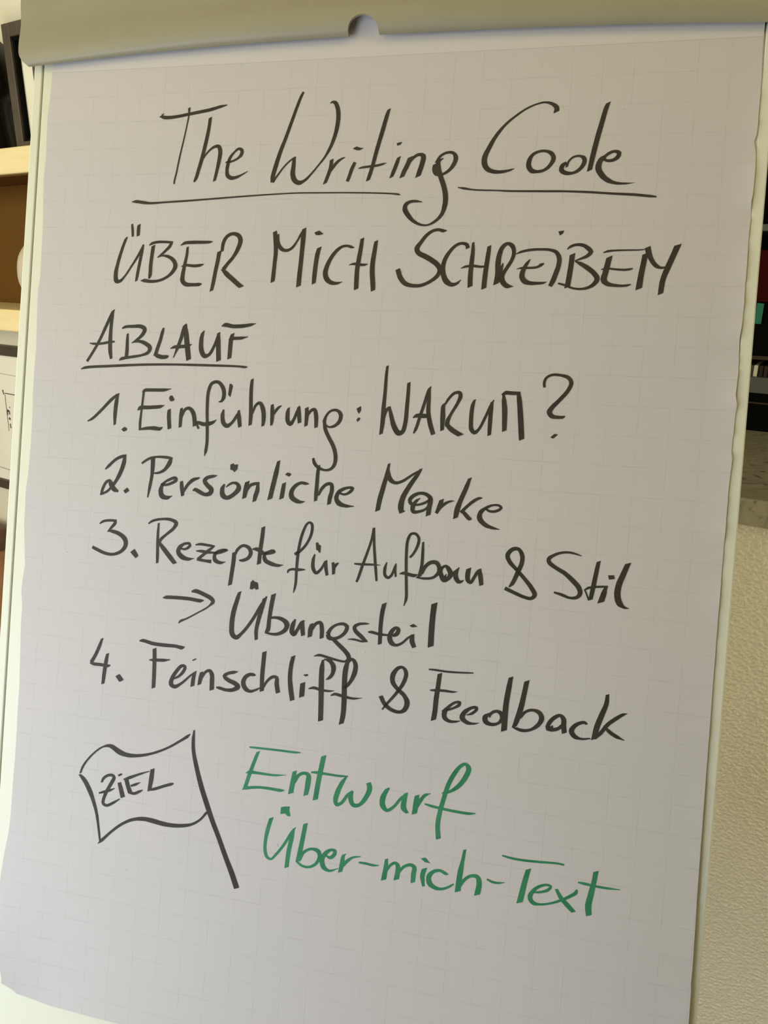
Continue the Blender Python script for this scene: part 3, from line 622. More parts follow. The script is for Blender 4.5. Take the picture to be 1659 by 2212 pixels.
296.7 366.0 2.4,296.2 373.4 3.2,296.1 382.9 3.4,296.0 391.3 3.7,295.8 398.7 2.8
298.2 393.3 2.1,301.0 387.0 2.8,305.6 382.5 2.8,309.6 382.5 3.2,310.5 388.2 3.6,309.2 394.6 3.8,308.6 400.8 3.2
317.0 389.7 1.7,323.1 390.7 2.1,328.2 387.5 2.8,329.9 384.6 2.7,325.8 384.4 2.3,320.6 386.3 3.0,317.0 389.0 3.4,315.2 394.7 4.0,317.9 399.0 4.7,323.8 400.9 3.2,332.2 400.8 0.8
#brand Marke
361.6 360.4 2.1,360.2 370.3 3.5,357.5 382.9 4.2,355.5 392.3 4.4,354.0 403.3 4.0
360.9 364.6 2.5,361.5 370.2 4.2,364.1 375.0 4.2,368.4 377.2 2.9,374.1 375.6 2.5,383.0 369.3 2.1,391.9 362.9 0.6
390.7 363.7 2.3,387.2 369.6 3.5,380.7 380.3 4.1,376.2 389.8 4.6,374.9 398.1 5.2,376.0 403.4 4.1
375.1 403.3 1.0,378.9 401.3 1.0
402.0 388.0 2.0,397.1 392.4 2.3,389.1 395.2 1.9,383.8 394.4 3.3,382.5 391.4 3.3,385.4 387.6 3.3,391.4 384.8 2.7,397.1 385.5 3.1,401.0 389.1 3.9,400.3 396.3 4.3,399.8 404.0 3.9
391.7 389.2 0.8,388.3 392.0 2.7,385.6 397.4 4.1,386.4 401.4 3.5,391.6 401.0 2.5,397.6 398.0 2.0,402.1 390.0 2.0
410.8 388.9 3.5,409.7 394.5 4.3,406.8 401.4 2.7
408.4 398.7 1.8,413.6 392.7 2.6,418.5 390.0 1.8,422.1 389.4 0.4
434.2 368.5 2.6,431.3 377.8 3.8,427.5 388.2 4.0,425.1 396.4 4.7,424.0 404.4 3.8
428.4 399.2 3.0,433.0 393.8 2.6,438.7 388.4 2.8,443.5 385.5 2.4,446.2 385.1 0.6
429.8 397.6 2.6,433.1 401.1 3.6,436.3 403.9 3.4,438.2 403.7 1.4
449.1 393.8 1.6,453.3 396.1 2.2,459.2 395.4 2.4,462.9 392.4 2.4,460.8 390.6 2.0,455.9 390.6 1.8,450.1 393.3 2.6,445.4 397.9 3.8,445.1 403.0 4.6,450.2 408.1 3.8,456.3 410.2 2.6,462.9 411.2 0.6
#recipe 3.
80.0 436.3 1.2,83.3 433.8 2.4,89.4 432.3 2.4,97.5 431.9 2.3
96.2 431.5 2.8,96.4 434.2 3.3,93.0 438.6 2.6,89.0 443.4 0.9
88.9 442.4 1.2,95.2 442.6 3.5,102.7 444.9 4.0,108.0 449.2 4.7,109.0 454.7 4.2,105.1 460.6 3.3,96.7 464.5 2.8,88.0 464.3 3.1,79.7 461.7 3.3,73.6 459.4 2.9
P114.4 460.9,118.8 457.4,123.3 463.5,120.5 466.4
#recipe Rezepte
142.3 430.6 1.8,142.1 439.7 2.5,142.5 450.7 3.0,143.1 461.7 3.0,143.3 468.9 2.5
131.5 432.2 1.4,135.9 429.1 2.3,145.4 426.7 2.3,155.0 426.7 3.0,160.2 429.4 3.9,157.9 434.5 3.0,151.2 440.6 2.5,145.6 446.0 2.8,143.7 450.1 3.0
143.7 449.0 3.0,149.9 455.6 4.4,156.3 462.2 4.6,161.8 467.8 3.9
166.4 452.9 1.6,171.2 453.2 2.3,175.7 449.6 2.7,175.0 447.6 2.5,169.7 448.4 2.5,165.2 452.3 3.9,164.3 456.6 4.3,168.2 460.6 4.8,174.2 462.3 3.4,181.0 461.1 0.6
181.5 448.3 1.4,186.2 447.2 2.5,194.4 447.6 2.5,200.9 448.0 1.6
199.7 448.3 2.0,193.7 453.5 2.9,184.8 461.4 2.7
182.5 453.9 1.1,187.8 453.7 2.7,194.9 454.1 2.7,199.6 454.1 1.8
183.7 461.7 2.0,187.2 462.0 2.7,193.1 462.4 2.7,198.3 462.6 3.4
199.0 454.1 2.0,204.2 454.0 2.5,211.0 451.4 2.7,213.9 450.3 1.6,209.2 450.7 2.5,203.6 453.2 2.9,201.2 456.6 3.1,202.2 460.9 4.0,207.2 462.8 3.1,212.5 461.6 0.6
220.7 451.7 3.8,220.6 459.3 4.0,219.8 469.1 3.8,218.5 482.9 3.6
221.5 454.9 2.0,223.6 449.3 2.7,229.0 444.9 2.7,234.6 446.4 3.3,237.0 450.8 3.8,235.0 455.8 3.3,229.5 458.7 2.9,226.0 458.8 1.3
247.6 426.0 3.5,247.2 435.4 3.7,246.3 446.2 3.7,245.6 460.8 3.7
238.4 447.5 1.3,242.9 447.1 3.7,248.8 449.8 3.3
247.7 450.9 2.2,254.5 450.2 2.2,260.0 448.0 2.4,258.8 447.0 2.2,254.4 448.4 2.2,250.6 451.2 2.9,251.6 456.5 4.0,257.4 459.2 3.9,264.3 460.3 2.8,269.2 459.4 0.7
#recipe für
279.6 448.7 2.6,281.7 447.3 3.0,286.4 443.4 2.4,291.4 436.1 2.4,294.4 427.3 2.6,294.1 420.0 2.6,291.7 418.3 1.9,289.1 420.4 2.2,285.4 430.2 2.6,283.4 441.0 2.6,282.6 451.7 2.8,282.4 462.3 2.6,282.5 474.0 2.4,281.9 479.4 2.0,280.9 483.9 0.7
274.1 466.3 1.1,274.5 464.1 2.0,277.8 462.5 2.2,284.4 462.3 2.8,290.5 461.6 1.3
298.8 446.8 1.3,297.6 452.5 3.0,298.1 459.8 3.4,301.1 463.8 3.0,305.3 460.2 2.4,309.1 452.5 1.7
309.6 451.6 2.6,310.0 457.7 3.2,311.7 465.1 2.6
P298.9 436.5,300.9 435.8,302.3 438.1,303.9 438.4,303.9 445.3,302.4 444.8,301.6 443.3,299.9 442.9
316.2 452.7 2.6,317.3 457.0 3.2,317.6 463.5 2.6
318.7 456.9 1.5,319.6 454.4 2.6,321.7 452.8 0.9
#recipe Aufbau
351.7 418.5 1.7,350.6 429.0 2.1,347.3 441.8 2.3,343.8 453.5 2.5,340.9 464.3 2.5,339.4 468.4 1.9
352.2 418.5 1.7,353.1 431.9 2.3,354.8 445.3 2.5,356.3 455.5 2.5,357.8 465.8 1.9
336.2 452.1 1.5,342.7 452.1 2.1,352.2 451.5 1.9,360.3 451.2 0.6
366.0 448.2 1.0,364.6 453.7 2.7,365.1 459.9 2.7,367.9 461.9 2.5,370.9 459.4 2.3,373.5 451.9 2.1,374.5 448.7 1.2
374.5 448.5 1.0,374.1 453.9 1.9,374.9 460.5 1.7
386.3 442.2 1.9,389.2 438.6 2.1,392.7 430.6 2.5,393.1 424.4 2.5,389.9 420.8 2.3,385.8 421.4 2.3,383.3 427.3 2.5,383.0 437.6 2.5,383.8 453.0 2.5,385.1 468.3 2.5,385.7 478.6 2.5,384.1 485.4 0.8
378.2 457.4 1.0,382.1 456.4 2.9,387.4 457.3 3.1,391.6 457.7 3.1,394.3 456.5 0.8
397.2 427.4 1.8,397.5 436.3 2.5,397.6 446.6 2.7,396.8 454.9 3.5,395.9 458.5 3.1
397.8 456.3 2.5,400.4 449.4 3.1,405.2 444.9 3.3,410.3 444.6 3.7,413.0 448.5 3.7,412.5 453.4 2.9,408.2 457.9 2.3,401.1 459.4 2.1,393.3 459.1 1.4
416.2 448.0 2.2,418.7 446.7 2.4,421.7 449.5 4.1,423.5 453.4 4.5,421.5 457.5 3.7,417.8 459.0 4.5,415.4 455.2 4.1,414.5 451.2 3.3,416.3 447.8 2.4
419.7 453.8 0.8,418.3 457.5 3.1
430.7 446.9 0.8,428.4 450.9 3.4,428.3 456.0 4.3,430.8 459.3 3.8,433.4 459.1 2.2,435.3 457.4 0.4
423.5 456.5 2.0,427.6 450.5 2.6
439.0 446.9 3.8,438.4 452.0 4.2,438.8 457.0 4.0,441.2 459.4 2.6,444.1 454.5 2.8,447.2 448.7 2.6,449.7 446.3 0.8
448.1 447.1 3.2,449.5 453.0 4.0,450.9 460.7 3.6
#recipe &
474.5 459.9 1.2,477.2 456.4 3.4,480.9 447.1 3.8,483.9 437.8 3.7,483.7 431.9 3.7,480.3 426.7 3.0,475.4 427.1 3.4,471.4 432.4 3.8,473.3 437.8 3.6,479.7 444.2 3.0,487.1 451.5 3.2,493.5 458.8 3.7,496.7 464.5 3.9,494.2 467.7 2.9,488.3 467.3 2.8,480.2 464.6 3.0,471.1 461.2 3.2
#recipe Stil
533.0 428.0 0.5,529.6 427.0 1.3,523.8 425.9 1.9,517.1 426.4 2.1,510.6 429.0 2.5,506.1 432.9 3.5,506.8 435.8 3.5,512.4 439.7 3.3,520.4 443.9 3.5,527.5 449.6 4.1,532.7 455.0 4.2,534.0 459.8 3.9,531.4 463.2 2.9,525.7 464.1 2.1,518.9 462.1 2.5,512.5 460.7 1.6
547.1 431.2 3.1,545.8 441.1 3.6,544.3 452.9 3.8,542.8 464.3 3.3
537.1 456.6 1.0,540.2 454.3 2.1,544.8 453.1 1.9,550.4 452.3 1.9,556.0 451.6 1.5
537.5 456.0 1.2,539.2 459.3 1.3,541.4 464.5 1.2
554.6 452.1 2.5,553.2 457.9 4.4,551.4 465.4 4.8
P555.5 442.1,560.3 441.7,561.1 444.7,556.5 445.7
570.7 431.0 4.0,567.7 440.0 4.4,564.8 449.0 4.9,564.1 457.8 5.1,566.3 464.6 5.1,570.3 467.7 2.3,574.2 468.3 0.4
#exercise arrow
151.7 501.3 1.2,155.5 500.4 3.4,167.4 499.7 3.4,179.3 499.6 3.4,190.0 500.3 3.4,193.5 499.5 0.9
180.6 492.6 1.6,184.7 491.6 3.9,193.1 493.9 3.8,200.3 496.8 4.1,202.9 499.5 3.8,198.6 504.9 1.6,188.5 511.6 1.4,177.1 518.6 1.6,171.4 521.4 2.3,169.4 523.8 0.9
#exercise Übungsteil
228.9 487.9 2.7,226.9 495.4 4.0,223.8 508.8 4.5,223.1 519.7 4.7,224.3 528.2 4.9,228.3 530.8 4.2,233.7 526.1 2.9,242.1 514.4 2.9,250.1 499.6 3.1,255.5 489.6 1.3
254.0 491.1 3.5,251.4 501.6 4.0,249.0 512.6 3.8,247.5 522.5 3.5,248.2 530.8 3.1
P238.9 478.1,241.0 475.7,242.6 477.2,246.0 477.9,247.0 483.7,244.7 484.6,243.0 483.1,241.1 484.8,238.4 484.4
262.1 486.8 4.2,260.7 497.4 3.9,259.5 509.4 3.7,258.8 520.2 4.0,257.2 523.1 2.9
258.8 510.0 1.5,264.3 508.3 2.4,272.2 509.3 3.7,276.8 513.1 5.0,275.7 518.3 3.9,269.8 522.7 3.1,263.2 523.8 2.4,256.1 523.1 1.5
284.7 507.8 1.7,282.6 513.3 4.1,282.2 519.8 4.6,284.0 522.0 3.5,287.3 517.1 3.0,290.7 510.3 3.0,293.3 508.1 1.3
291.4 509.4 3.5,291.9 515.5 4.1,293.0 522.0 3.7
300.5 510.0 2.8,299.7 515.7 4.5,299.4 522.5 3.9
301.1 515.6 2.2,304.5 509.7 2.8,308.6 508.4 3.2,310.3 513.5 3.9,310.7 522.5 3.6
316.1 518.2 3.9,319.0 512.6 2.8,324.1 508.6 2.3,330.6 507.3 2.8,333.7 509.4 3.8,332.2 514.8 3.2,327.1 519.6 2.8,321.8 521.6 3.0,317.6 521.0 4.5,316.3 517.9 3.9
321.3 521.8 3.2,327.7 526.9 3.8,333.4 531.5 4.0,337.0 535.8 4.2,337.2 539.0 3.8,333.6 541.0 1.9,328.7 540.8 2.1,318.8 539.3 2.4,309.9 537.9 2.4,304.8 539.4 0.9
354.0 504.6 0.6,350.8 504.8 1.9,344.5 505.9 2.5,340.6 509.0 3.4,341.7 512.2 3.6,347.4 516.8 3.8,352.5 520.7 2.3
353.6 520.8 0.8,347.7 521.0 1.9,341.2 520.1 1.9,335.3 520.5 0.8
366.4 484.8 3.8,365.0 494.1 3.8,364.5 504.5 3.6,364.9 521.8 3.4
353.5 512.0 1.1,356.7 511.8 2.7,364.2 512.9 2.3,372.7 512.8 1.7
375.9 512.9 2.3,379.4 511.2 3.7,380.9 506.9 3.5,378.5 505.6 2.9,374.6 509.7 3.8,373.4 515.0 4.4,375.3 519.3 4.4,379.6 521.0 2.5,384.7 518.6 2.1,390.1 513.2 1.9,394.0 510.2 1.7
393.7 509.9 3.3,393.7 515.8 4.3,396.2 521.2 3.7
P390.5 502.3,393.8 500.4,397.6 502.5,393.0 503.6
411.2 480.3 5.1,410.6 491.4 4.9,410.4 504.7 5.1,410.7 518.9 5.1
#polish 4.
90.7 546.8 2.1,88.2 554.5 3.3,84.4 563.9 3.3,80.3 571.5 3.6
79.3 571.6 2.4,83.2 572.6 3.3,90.7 572.5 3.1,98.8 572.7 2.8,101.2 571.6 0.7
97.4 560.8 2.8,96.1 569.4 3.8,95.0 580.8 3.8,94.3 590.9 3.1
P107.3 581.8,111.3 579.1,116.2 584.1,113.5 586.2,111.6 586.7
#polish Feinschliff
130.2 545.0 1.2,133.8 544.2 3.3,144.3 545.9 3.5,156.4 546.1 3.5,168.4 545.8 3.2,174.4 546.5 3.7,177.4 545.5 0.9
146.4 550.3 3.9,147.1 560.0 3.9,147.6 572.2 3.9,147.9 588.3 3.7
141.8 562.0 1.2,146.6 561.4 3.0,156.2 560.6 3.0,163.3 559.3 0.9
167.6 577.0 1.6,172.8 574.2 2.3,177.5 568.9 3.0,179.0 564.0 3.0,175.6 563.6 3.0,170.3 569.7 3.4,166.6 576.6 3.9,165.8 582.2 4.4,169.6 584.2 3.7,176.8 579.8 2.3,184.6 572.2 1.8,191.0 566.8 0.9
189.4 567.5 3.0,188.2 574.0 3.6,187.8 581.7 3.9
P185.8 556.9,189.5 554.8,190.2 555.6,186.5 557.8
196.2 566.9 2.9,195.5 572.5 3.9,194.5 579.3 3.2
196.2 573.5 1.8,200.6 566.1 2.5,204.1 564.8 3.2,206.7 568.4 4.1,207.2 574.9 4.3,207.5 582.8 4.3
232.4 562.3 0.7,228.4 563.4 2.9,222.8 565.1 2.9,219.2 568.2 3.4,223.2 571.3 3.8,230.3 573.7 4.2,233.4 576.3 4.7,228.5 579.9 3.6,221.6 580.8 2.9,214.5 579.7 2.9,211.8 579.6 1.1
250.0 563.7 0.9,248.0 563.4 2.9,244.5 563.5 3.1,240.2 566.5 3.8,238.3 572.2 4.4,241.0 577.3 4.4,245.7 579.1 2.9,251.2 577.1 2.0,255.6 574.4 1.3
257.0 540.8 4.0,256.7 551.6 4.0,256.4 563.5 4.0,257.1 577.7 4.0
257.8 575.1 1.8,261.8 567.3 2.4,267.2 562.9 2.9,270.6 563.4 3.3,271.0 569.2 4.2,272.9 577.3 4.2
285.2 541.5 3.5,283.7 550.5 3.9,283.4 562.3 4.1,285.0 572.8 4.6,287.1 582.4 4.4
295.9 564.9 4.5,295.8 571.5 4.8,295.7 578.1 4.6
P295.7 557.6,299.7 556.3,300.8 557.5,298.2 558.9
313.5 541.7 2.1,313.0 550.2 4.5,313.5 564.0 4.9,314.4 579.7 4.7,315.2 597.5 4.5
314.5 541.1 1.1,320.1 542.2 3.4,323.7 546.8 4.5,323.1 553.8 3.4,320.1 557.8 2.6,317.5 559.4 0.6
301.8 569.7 1.1,306.6 568.2 2.6,313.3 569.3 2.6,321.0 569.4 1.9,326.2 568.5 0.5
334.9 565.3 2.6,339.8 559.6 3.2,343.8 549.7 4.4,344.0 542.3 4.0,341.0 538.2 2.8,337.3 540.2 3.4,335.2 548.6 4.7,335.1 561.3 4.7,335.9 577.0 4.7,335.8 589.7 4.5,334.6 597.7 4.0
323.2 573.3 1.1,326.6 571.5 2.6,334.3 572.4 2.8,344.1 573.3 2.1,352.6 571.7 0.4
#polish &
371.3 579.7 1.3,375.2 574.2 2.3,383.8 562.5 2.7,389.3 552.5 3.5,390.6 544.6 3.7,387.4 540.0 2.5,383.2 541.0 3.1,379.0 547.5 4.4,379.1 553.8 4.2,383.6 559.4 3.5,390.3 564.8 3.7,393.4 570.6 4.8,391.7 577.1 4.1,387.2 579.9 2.9,379.7 578.8 3.3,373.3 574.5 3.8,369.1 567.7 3.8
#polish Feedback
410.6 538.8 1.4,416.3 538.7 1.8,426.6 539.0 1.8,439.8 538.3 1.6,449.8 537.4 1.2
420.6 541.3 3.7,420.0 550.8 3.9,419.0 564.2 4.3,418.7 574.5 4.3,417.9 583.1 4.3
413.0 557.0 1.2,417.6 556.6 2.3,425.8 556.0 2.2,433.0 556.1 1.8,437.0 555.4 0.4
424.6 573.8 0.8,429.1 572.5 2.2,435.0 570.0 2.0,439.4 566.7 2.8,439.9 564.4 2.4,435.7 565.1 2.2,430.4 569.6 2.6,427.2 574.6 4.3,427.6 579.5 4.1,431.8 582.0 2.9,437.9 581.6 1.8,441.4 580.5 0.6
446.6 574.7 0.8,451.5 572.4 2.4,454.9 568.5 2.6,454.6 567.0 2.4,450.1 568.0 2.6,444.4 572.9 4.0,442.9 577.4 4.7,447.0 581.0 3.4,453.1 581.4 1.8,457.7 580.1 0.5
466.5 574.3 1.0,467.4 570.6 2.6,472.2 567.9 2.6,476.1 569.5 3.8,477.4 573.8 4.0,473.9 578.3 2.4,468.1 579.9 3.0,463.5 578.2 4.4,462.7 574.3 4.4,466.4 570.7 1.8
482.1 537.0 3.6,480.8 548.2 4.4,479.7 560.4 4.6,479.5 570.5 4.8,479.6 584.1 4.8
495.8 538.5 3.9,494.3 549.5 4.1,492.5 561.8 4.5,490.4 571.1 4.5,487.9 579.4 3.4
492.2 570.8 2.6,496.6 565.2 2.4,502.3 562.9 2.4,508.1 564.5 3.7,510.4 568.9 4.3,508.1 574.7 3.5,501.7 580.0 2.4,494.9 581.5 2.8,490.0 580.6 2.4,486.7 579.8 0.8
520.1 574.0 1.2,518.4 576.2 2.9,516.0 576.8 3.5,516.8 572.5 3.5,521.0 566.9 3.3,525.7 564.5 2.7,528.6 567.4 4.1,529.0 572.8 4.3,530.1 579.1 4.1
515.1 577.9 1.8,519.9 577.5 3.3,524.6 575.9 2.9,528.1 571.9 2.3
547.8 569.2 1.9,545.9 567.7 2.5,541.8 568.9 2.9,537.7 572.1 3.5,535.7 576.3 4.4,538.3 580.4 3.9,544.2 581.9 1.9,551.6 580.5 1.2
562.6 541.8 2.7,562.3 549.6 3.6,559.2 559.8 4.4,556.2 570.0 4.6,554.3 580.9 4.0
554.9 580.0 2.5,559.7 574.5 3.2,564.7 566.9 3.2,570.8 561.2 3.2,576.1 557.1 2.5,579.5 555.7 0.4
561.5 568.1 1.1,566.1 572.6 3.0,571.9 575.9 3.0,578.8 578.4 0.6
#flag outline
188.9 626.9 0.7,186.3 629.5 2.7,178.4 635.4 2.3,167.0 643.1 2.1,151.8 650.6 2.3,137.5 654.9 3.0,125.3 656.1 4.2,116.5 654.3 5.2,108.7 650.4 4.5,105.0 649.9 3.1,98.9 651.8 1.7,91.7 657.2 1.7,83.5 666.3 1.9,78.4 674.5 2.2,76.3 681.1 1.9
75.5 682.3 2.4,81.2 687.2 4.5,87.6 696.5 4.8,92.7 707.1 3.6,96.7 717.9 2.9,99.4 730.0 2.4,102.2 744.3 1.9
100.0 746.7 0.7,104.1 742.6 2.9,113.4 732.8 2.4,125.1 722.9 2.6,135.8 717.2 3.0,146.7 714.9 4.0,156.4 715.2 4.6,166.2 716.2 4.4,175.8 716.3 3.9,187.7 714.7 3.4,197.0 711.7 2.5,204.9 706.0 2.0,210.3 699.1 2.3,213.0 696.1 1.4
184.6 629.3 2.5,186.4 631.3 1.1
#flag pole
192.7 622.7 1.6,192.4 631.8 3.2,193.4 642.6 3.6,197.9 658.5 4.3,203.8 675.3 4.8,210.9 691.8 5.0,216.5 704.2 4.7,224.7 720.4 4.5,233.0 737.7 4.7,239.7 750.8 5.2,245.8 764.4 5.4
#flag ZIEL
100.1 686.6 2.1,101.1 683.1 2.6,105.8 678.9 2.6,111.3 678.1 2.8,112.7 679.9 3.5,110.0 686.2 3.5,105.7 694.8 3.3,103.1 702.1 3.1,102.8 706.7 3.1,106.6 708.1 2.8,112.6 705.1 2.6,120.3 699.6 1.2
97.7 697.4 1.7,104.4 694.8 2.6,109.3 692.9 2.4,114.1 690.2 0.9
118.6 683.8 3.8,120.9 690.2 4.5,123.5 697.7 4.7
P116.2 677.2,119.8 674.6,121.7 675.4,118.2 678.0
125.7 679.1 4.2,128.0 685.8 4.2,130.9 692.1 4.5
123.0 680.2 1.4,129.2 677.5 3.0,138.7 672.9 2.1,149.6 668.2 0.9
131.0 685.3 1.9,135.8 683.1 2.6,140.5 680.5 0.9
129.3 691.9 2.3,135.2 692.0 2.8,139.9 689.6 2.6,143.7 687.3 0.9
152.6 665.5 3.9,152.0 674.3 4.4,151.0 683.4 3.9,150.2 687.4 2.6
149.5 686.7 1.6,156.6 684.2 2.8,166.0 680.0 2.8,173.0 677.2 2.8,175.3 676.1 0.9
#green Entwurf
248.8 630.9 1.6,259.6 630.5 2.0,276.6 629.9 2.0,293.4 629.5 2.0,298.6 629.0 0.9
257.8 633.7 2.7,254.8 642.6 3.1,250.6 656.2 3.3,247.0 669.8 3.3
247.1 655.4 0.9,251.0 654.0 3.3,261.3 653.7 2.4,274.9 653.4 2.0,286.4 651.5 0.5
244.8 671.2 0.9,249.8 669.0 2.9,261.1 666.8 2.4,272.4 666.4 2.6,281.5 666.5 2.8,285.4 665.9 0.9
294.1 646.7 3.5,293.1 656.3 4.4,291.7 667.9 4.4
294.8 657.1 2.2,298.2 649.9 2.8,303.6 647.2 2.8,307.3 648.3 3.9,307.5 655.2 4.8,306.1 667.4 3.9
320.6 628.7 4.1,319.0 639.6 4.3,317.2 652.7 4.3,315.4 670.0 4.3
309.9 645.4 1.5,315.6 644.9 2.6,326.5 644.9 2.1,337.5 644.8 1.9,344.4 643.9 0.9
342.9 644.6 1.7,339.0 651.5 3.6,335.6 660.5 4.3,334.4 667.0 4.1,335.8 671.3 3.0,340.3 668.7 2.6,345.2 661.1 2.6,349.7 657.0 2.3
349.2 657.1 2.8,348.4 663.8 4.3,351.2 669.1 3.8,356.5 668.3 3.0,362.4 660.5 4.0,365.2 651.7 4.6,363.8 646.9 4.2
383.0 648.8 1.5,380.4 652.0 3.6,377.7 659.2 4.8,378.2 665.4 4.8,382.2 669.0 3.1,388.2 664.9 2.5,393.9 656.7 2.5,399.3 650.9 1.5
398.4 651.0 3.3,397.2 658.2 4.4,397.1 664.5 4.8,400.9 668.6 2.7
408.4 651.3 3.7,408.1 657.5 4.8,407.1 668.3 4.3
408.1 664.8 1.4,411.6 656.0 3.1,415.3 650.4 2.7,420.5 647.8 0.5
430.0 646.0 0.8,436.5 643.8 2.4,444.2 637.5 3.7,449.9 628.4 4.2,451.9 621.0 4.2,449.0 617.5 2.6,444.9 619.7 3.0,439.4 628.0 3.7,435.2 637.8 3.7,432.1 650.6 3.7,429.7 662.3 3.7,428.5 673.9 3.9,430.0 686.8 4.1
415.7 657.9 1.4,422.2 658.9 2.3,430.5 659.6 2.2,442.8 660.2 2.4,455.0 660.1 2.4,460.6 659.1 0.8
#green Über-mich-Text
274.9 693.0 3.5,272.3 703.7 3.5,270.6 715.9 2.9,271.0 724.6 2.9,273.2 729.9 2.9,277.2 731.3 2.0,281.9 725.9 2.2,288.5 716.2 2.4,295.4 703.2 2.4,298.8 698.1 0.7
297.3 699.1 2.0,295.5 709.6 3.9,293.6 721.8 3.9,292.7 736.5 3.7
P283.5 681.9,287.0 680.6,291.8 679.9,291.5 683.9,293.2 688.7,290.4 689.1,287.7 687.0,283.3 688.1
308.0 693.0 3.7,306.4 705.6 3.9,304.6 718.8 4.1,303.2 727.7 3.9
301.2 728.7 1.1,304.4 727.4 2.4,307.8 719.9 2.6,315.2 715.3 2.4,321.7 716.4 3.9,323.3 721.0 3.4,320.5 727.9 2.6,314.2 732.2 2.2,307.6 732.3 2.2,301.7 729.0 1.7
329.2 718.9 1.3,333.2 720.3 3.0,336.6 717.3 3.2,337.4 713.4 3.0,333.7 713.0 2.4,328.6 717.1 3.7,325.9 722.7 4.1,327.5 729.6 4.3,333.0 732.3 2.4,341.7 728.6 0.6
347.8 714.4 0.4,345.4 716.6 2.6,344.9 721.5 3.8,343.5 731.8 3.4
345.6 725.6 2.6,349.5 720.4 2.8,354.6 716.3 1.9,361.5 714.4 0.8
360.3 719.9 1.7,366.7 719.8 2.1,373.2 720.2 2.1,378.5 719.5 0.8
385.2 712.4 2.7,385.1 719.7 3.8,383.8 731.8 4.4
386.1 722.7 1.9,389.4 717.1 2.3,393.5 714.6 2.7,395.8 716.8 3.8,396.1 722.0 4.2,395.3 729.4 4.4
396.7 722.9 2.1,401.5 716.5 2.5,407.6 713.9 2.9,410.7 715.7 3.7,410.3 721.5 4.1,410.3 729.3 3.7
419.7 714.8 4.1,418.4 722.1 3.9,420.1 730.9 2.3
P415.9 706.5,420.0 705.2,424.5 709.6,419.8 709.2
441.1 716.2 0.8,438.8 716.1 2.7,434.0 714.3 2.5,428.5 715.8 2.9,424.2 721.1 4.1,425.2 727.1 4.7,430.0 730.1 3.5,435.7 730.3 2.3,441.7 727.6 2.0,446.3 723.9 1.2
453.8 692.1 2.2,452.9 700.4 2.8,451.3 713.0 4.5,450.3 729.9 4.7
451.3 726.3 2.0,455.3 718.6 2.6,461.0 714.0 2.6,466.3 713.9 3.6,468.3 718.6 4.4,467.3 729.7 4.6
474.7 714.3 1.4,479.3 715.8 2.0,484.3 715.9 1.8,489.9 714.4 0.6
486.2 691.5 1.4,494.4 692.5 2.0,506.2 692.4 2.0,517.9 691.5 2.0,533.2 690.1 1.7,538.3 690.4 1.5
509.2 699.2 3.7,507.0 709.8 4.3,505.2 721.2 4.7,503.8 729.3 4.7
514.0 718.3 1.2,519.8 717.2 2.0,526.4 714.2 2.5,528.8 710.6 2.1,525.1 709.9 2.0,518.5 712.9 2.5,514.2 717.5 3.3,512.1 722.9 3.9,514.9 727.2 3.5,521.5 727.4 1.8,530.1 724.7 1.8,538.4 720.4 2.3,545.7 715.5 2.7,549.7 711.8 2.9,550.0 709.3 1.5
533.4 711.9 2.3,537.3 718.1 3.3,543.5 723.9 3.9,549.1 728.7 3.3
564.5 691.1 3.8,563.5 700.3 3.8,561.7 711.5 4.6,560.4 721.6 5.0,561.5 729.2 4.6
550.7 702.9 1.3,556.2 703.2 2.3,564.7 703.6 1.9,574.1 703.6 1.9,585.0 702.9 0.6
"""
NAMES = {'arrow': 'drawn_arrow', 'outline': 'flag_outline', 'pole': 'flag_pole', '&': 'handwritten_ampersand'}
lift = 0.22
def emit(head, rows):
    mb = MB()
    for k, r in enumerate(rows):
        lf = lift + 0.012*(k % 9)
        if r[0] == 'P': blob(mb, [tuple(map(float, q.split())) for q in r[1:].split(',')], lf)
        else: ribbon(mb, [tuple(map(float, q.split())) for q in r.split(',')], lf)
    kind, _, word = head.partition(' ')
    green = kind == 'green'
    name = 'underline' if kind == 'underline' else NAMES.get(word, 'handwritten_numeral' if word[:1].isdigit() else 'handwritten_word')
    o = mesh_obj(name, mb.v, mb.f, M['green'] if green else M['ink'], top)
    if name == 'underline': o['label'] = 'black marker underline'
    elif name == 'drawn_arrow': o['label'] = 'black marker arrow pointing right'
    elif name == 'flag_outline': o['label'] = 'waving flag outline drawn in black marker'
    elif name == 'flag_pole': o['label'] = 'slanting flag pole drawn in black marker'
    else: o['label'] = '%s marker writing "%s"' % ('green' if green else 'black', word)
head, rows = None, []
for ln in WRITING.strip().split('\n'):
    if ln[0] == '#':
        if head: emit(head, rows)
        head, rows = ln[1:], []
    else: rows.append(ln)
emit(head, rows)

# ------------------------------------------------------------------ left: beech wall shelf and what stands around it
sh = empty('wall_shelf', wl(-1.8, 1.03, 1.396), 'light beech box shelf on the wall left of the flip chart', 'shelf', rz=-PSI)
for z0, z1 in ((1.697, 1.743), (1.396, 1.441)):
    MB().box(wl, (-2.5, 0.95, z0), (-1.18, 1.108, z1)).build('shelf_board', M['beech'], sh, 0.003)
for s0 in (-2.5, -1.225):
    MB().box(wl, (s0, 0.952, 1.441), (s0+0.045, 1.108, 1.697)).build('side_panel', M['beech'], sh, 0.002)
MB().box(wl, (-2.455, 1.092, 1.441), (-1.225, 1.108, 1.697)).build('back_panel', M['beech_shaded'], sh)

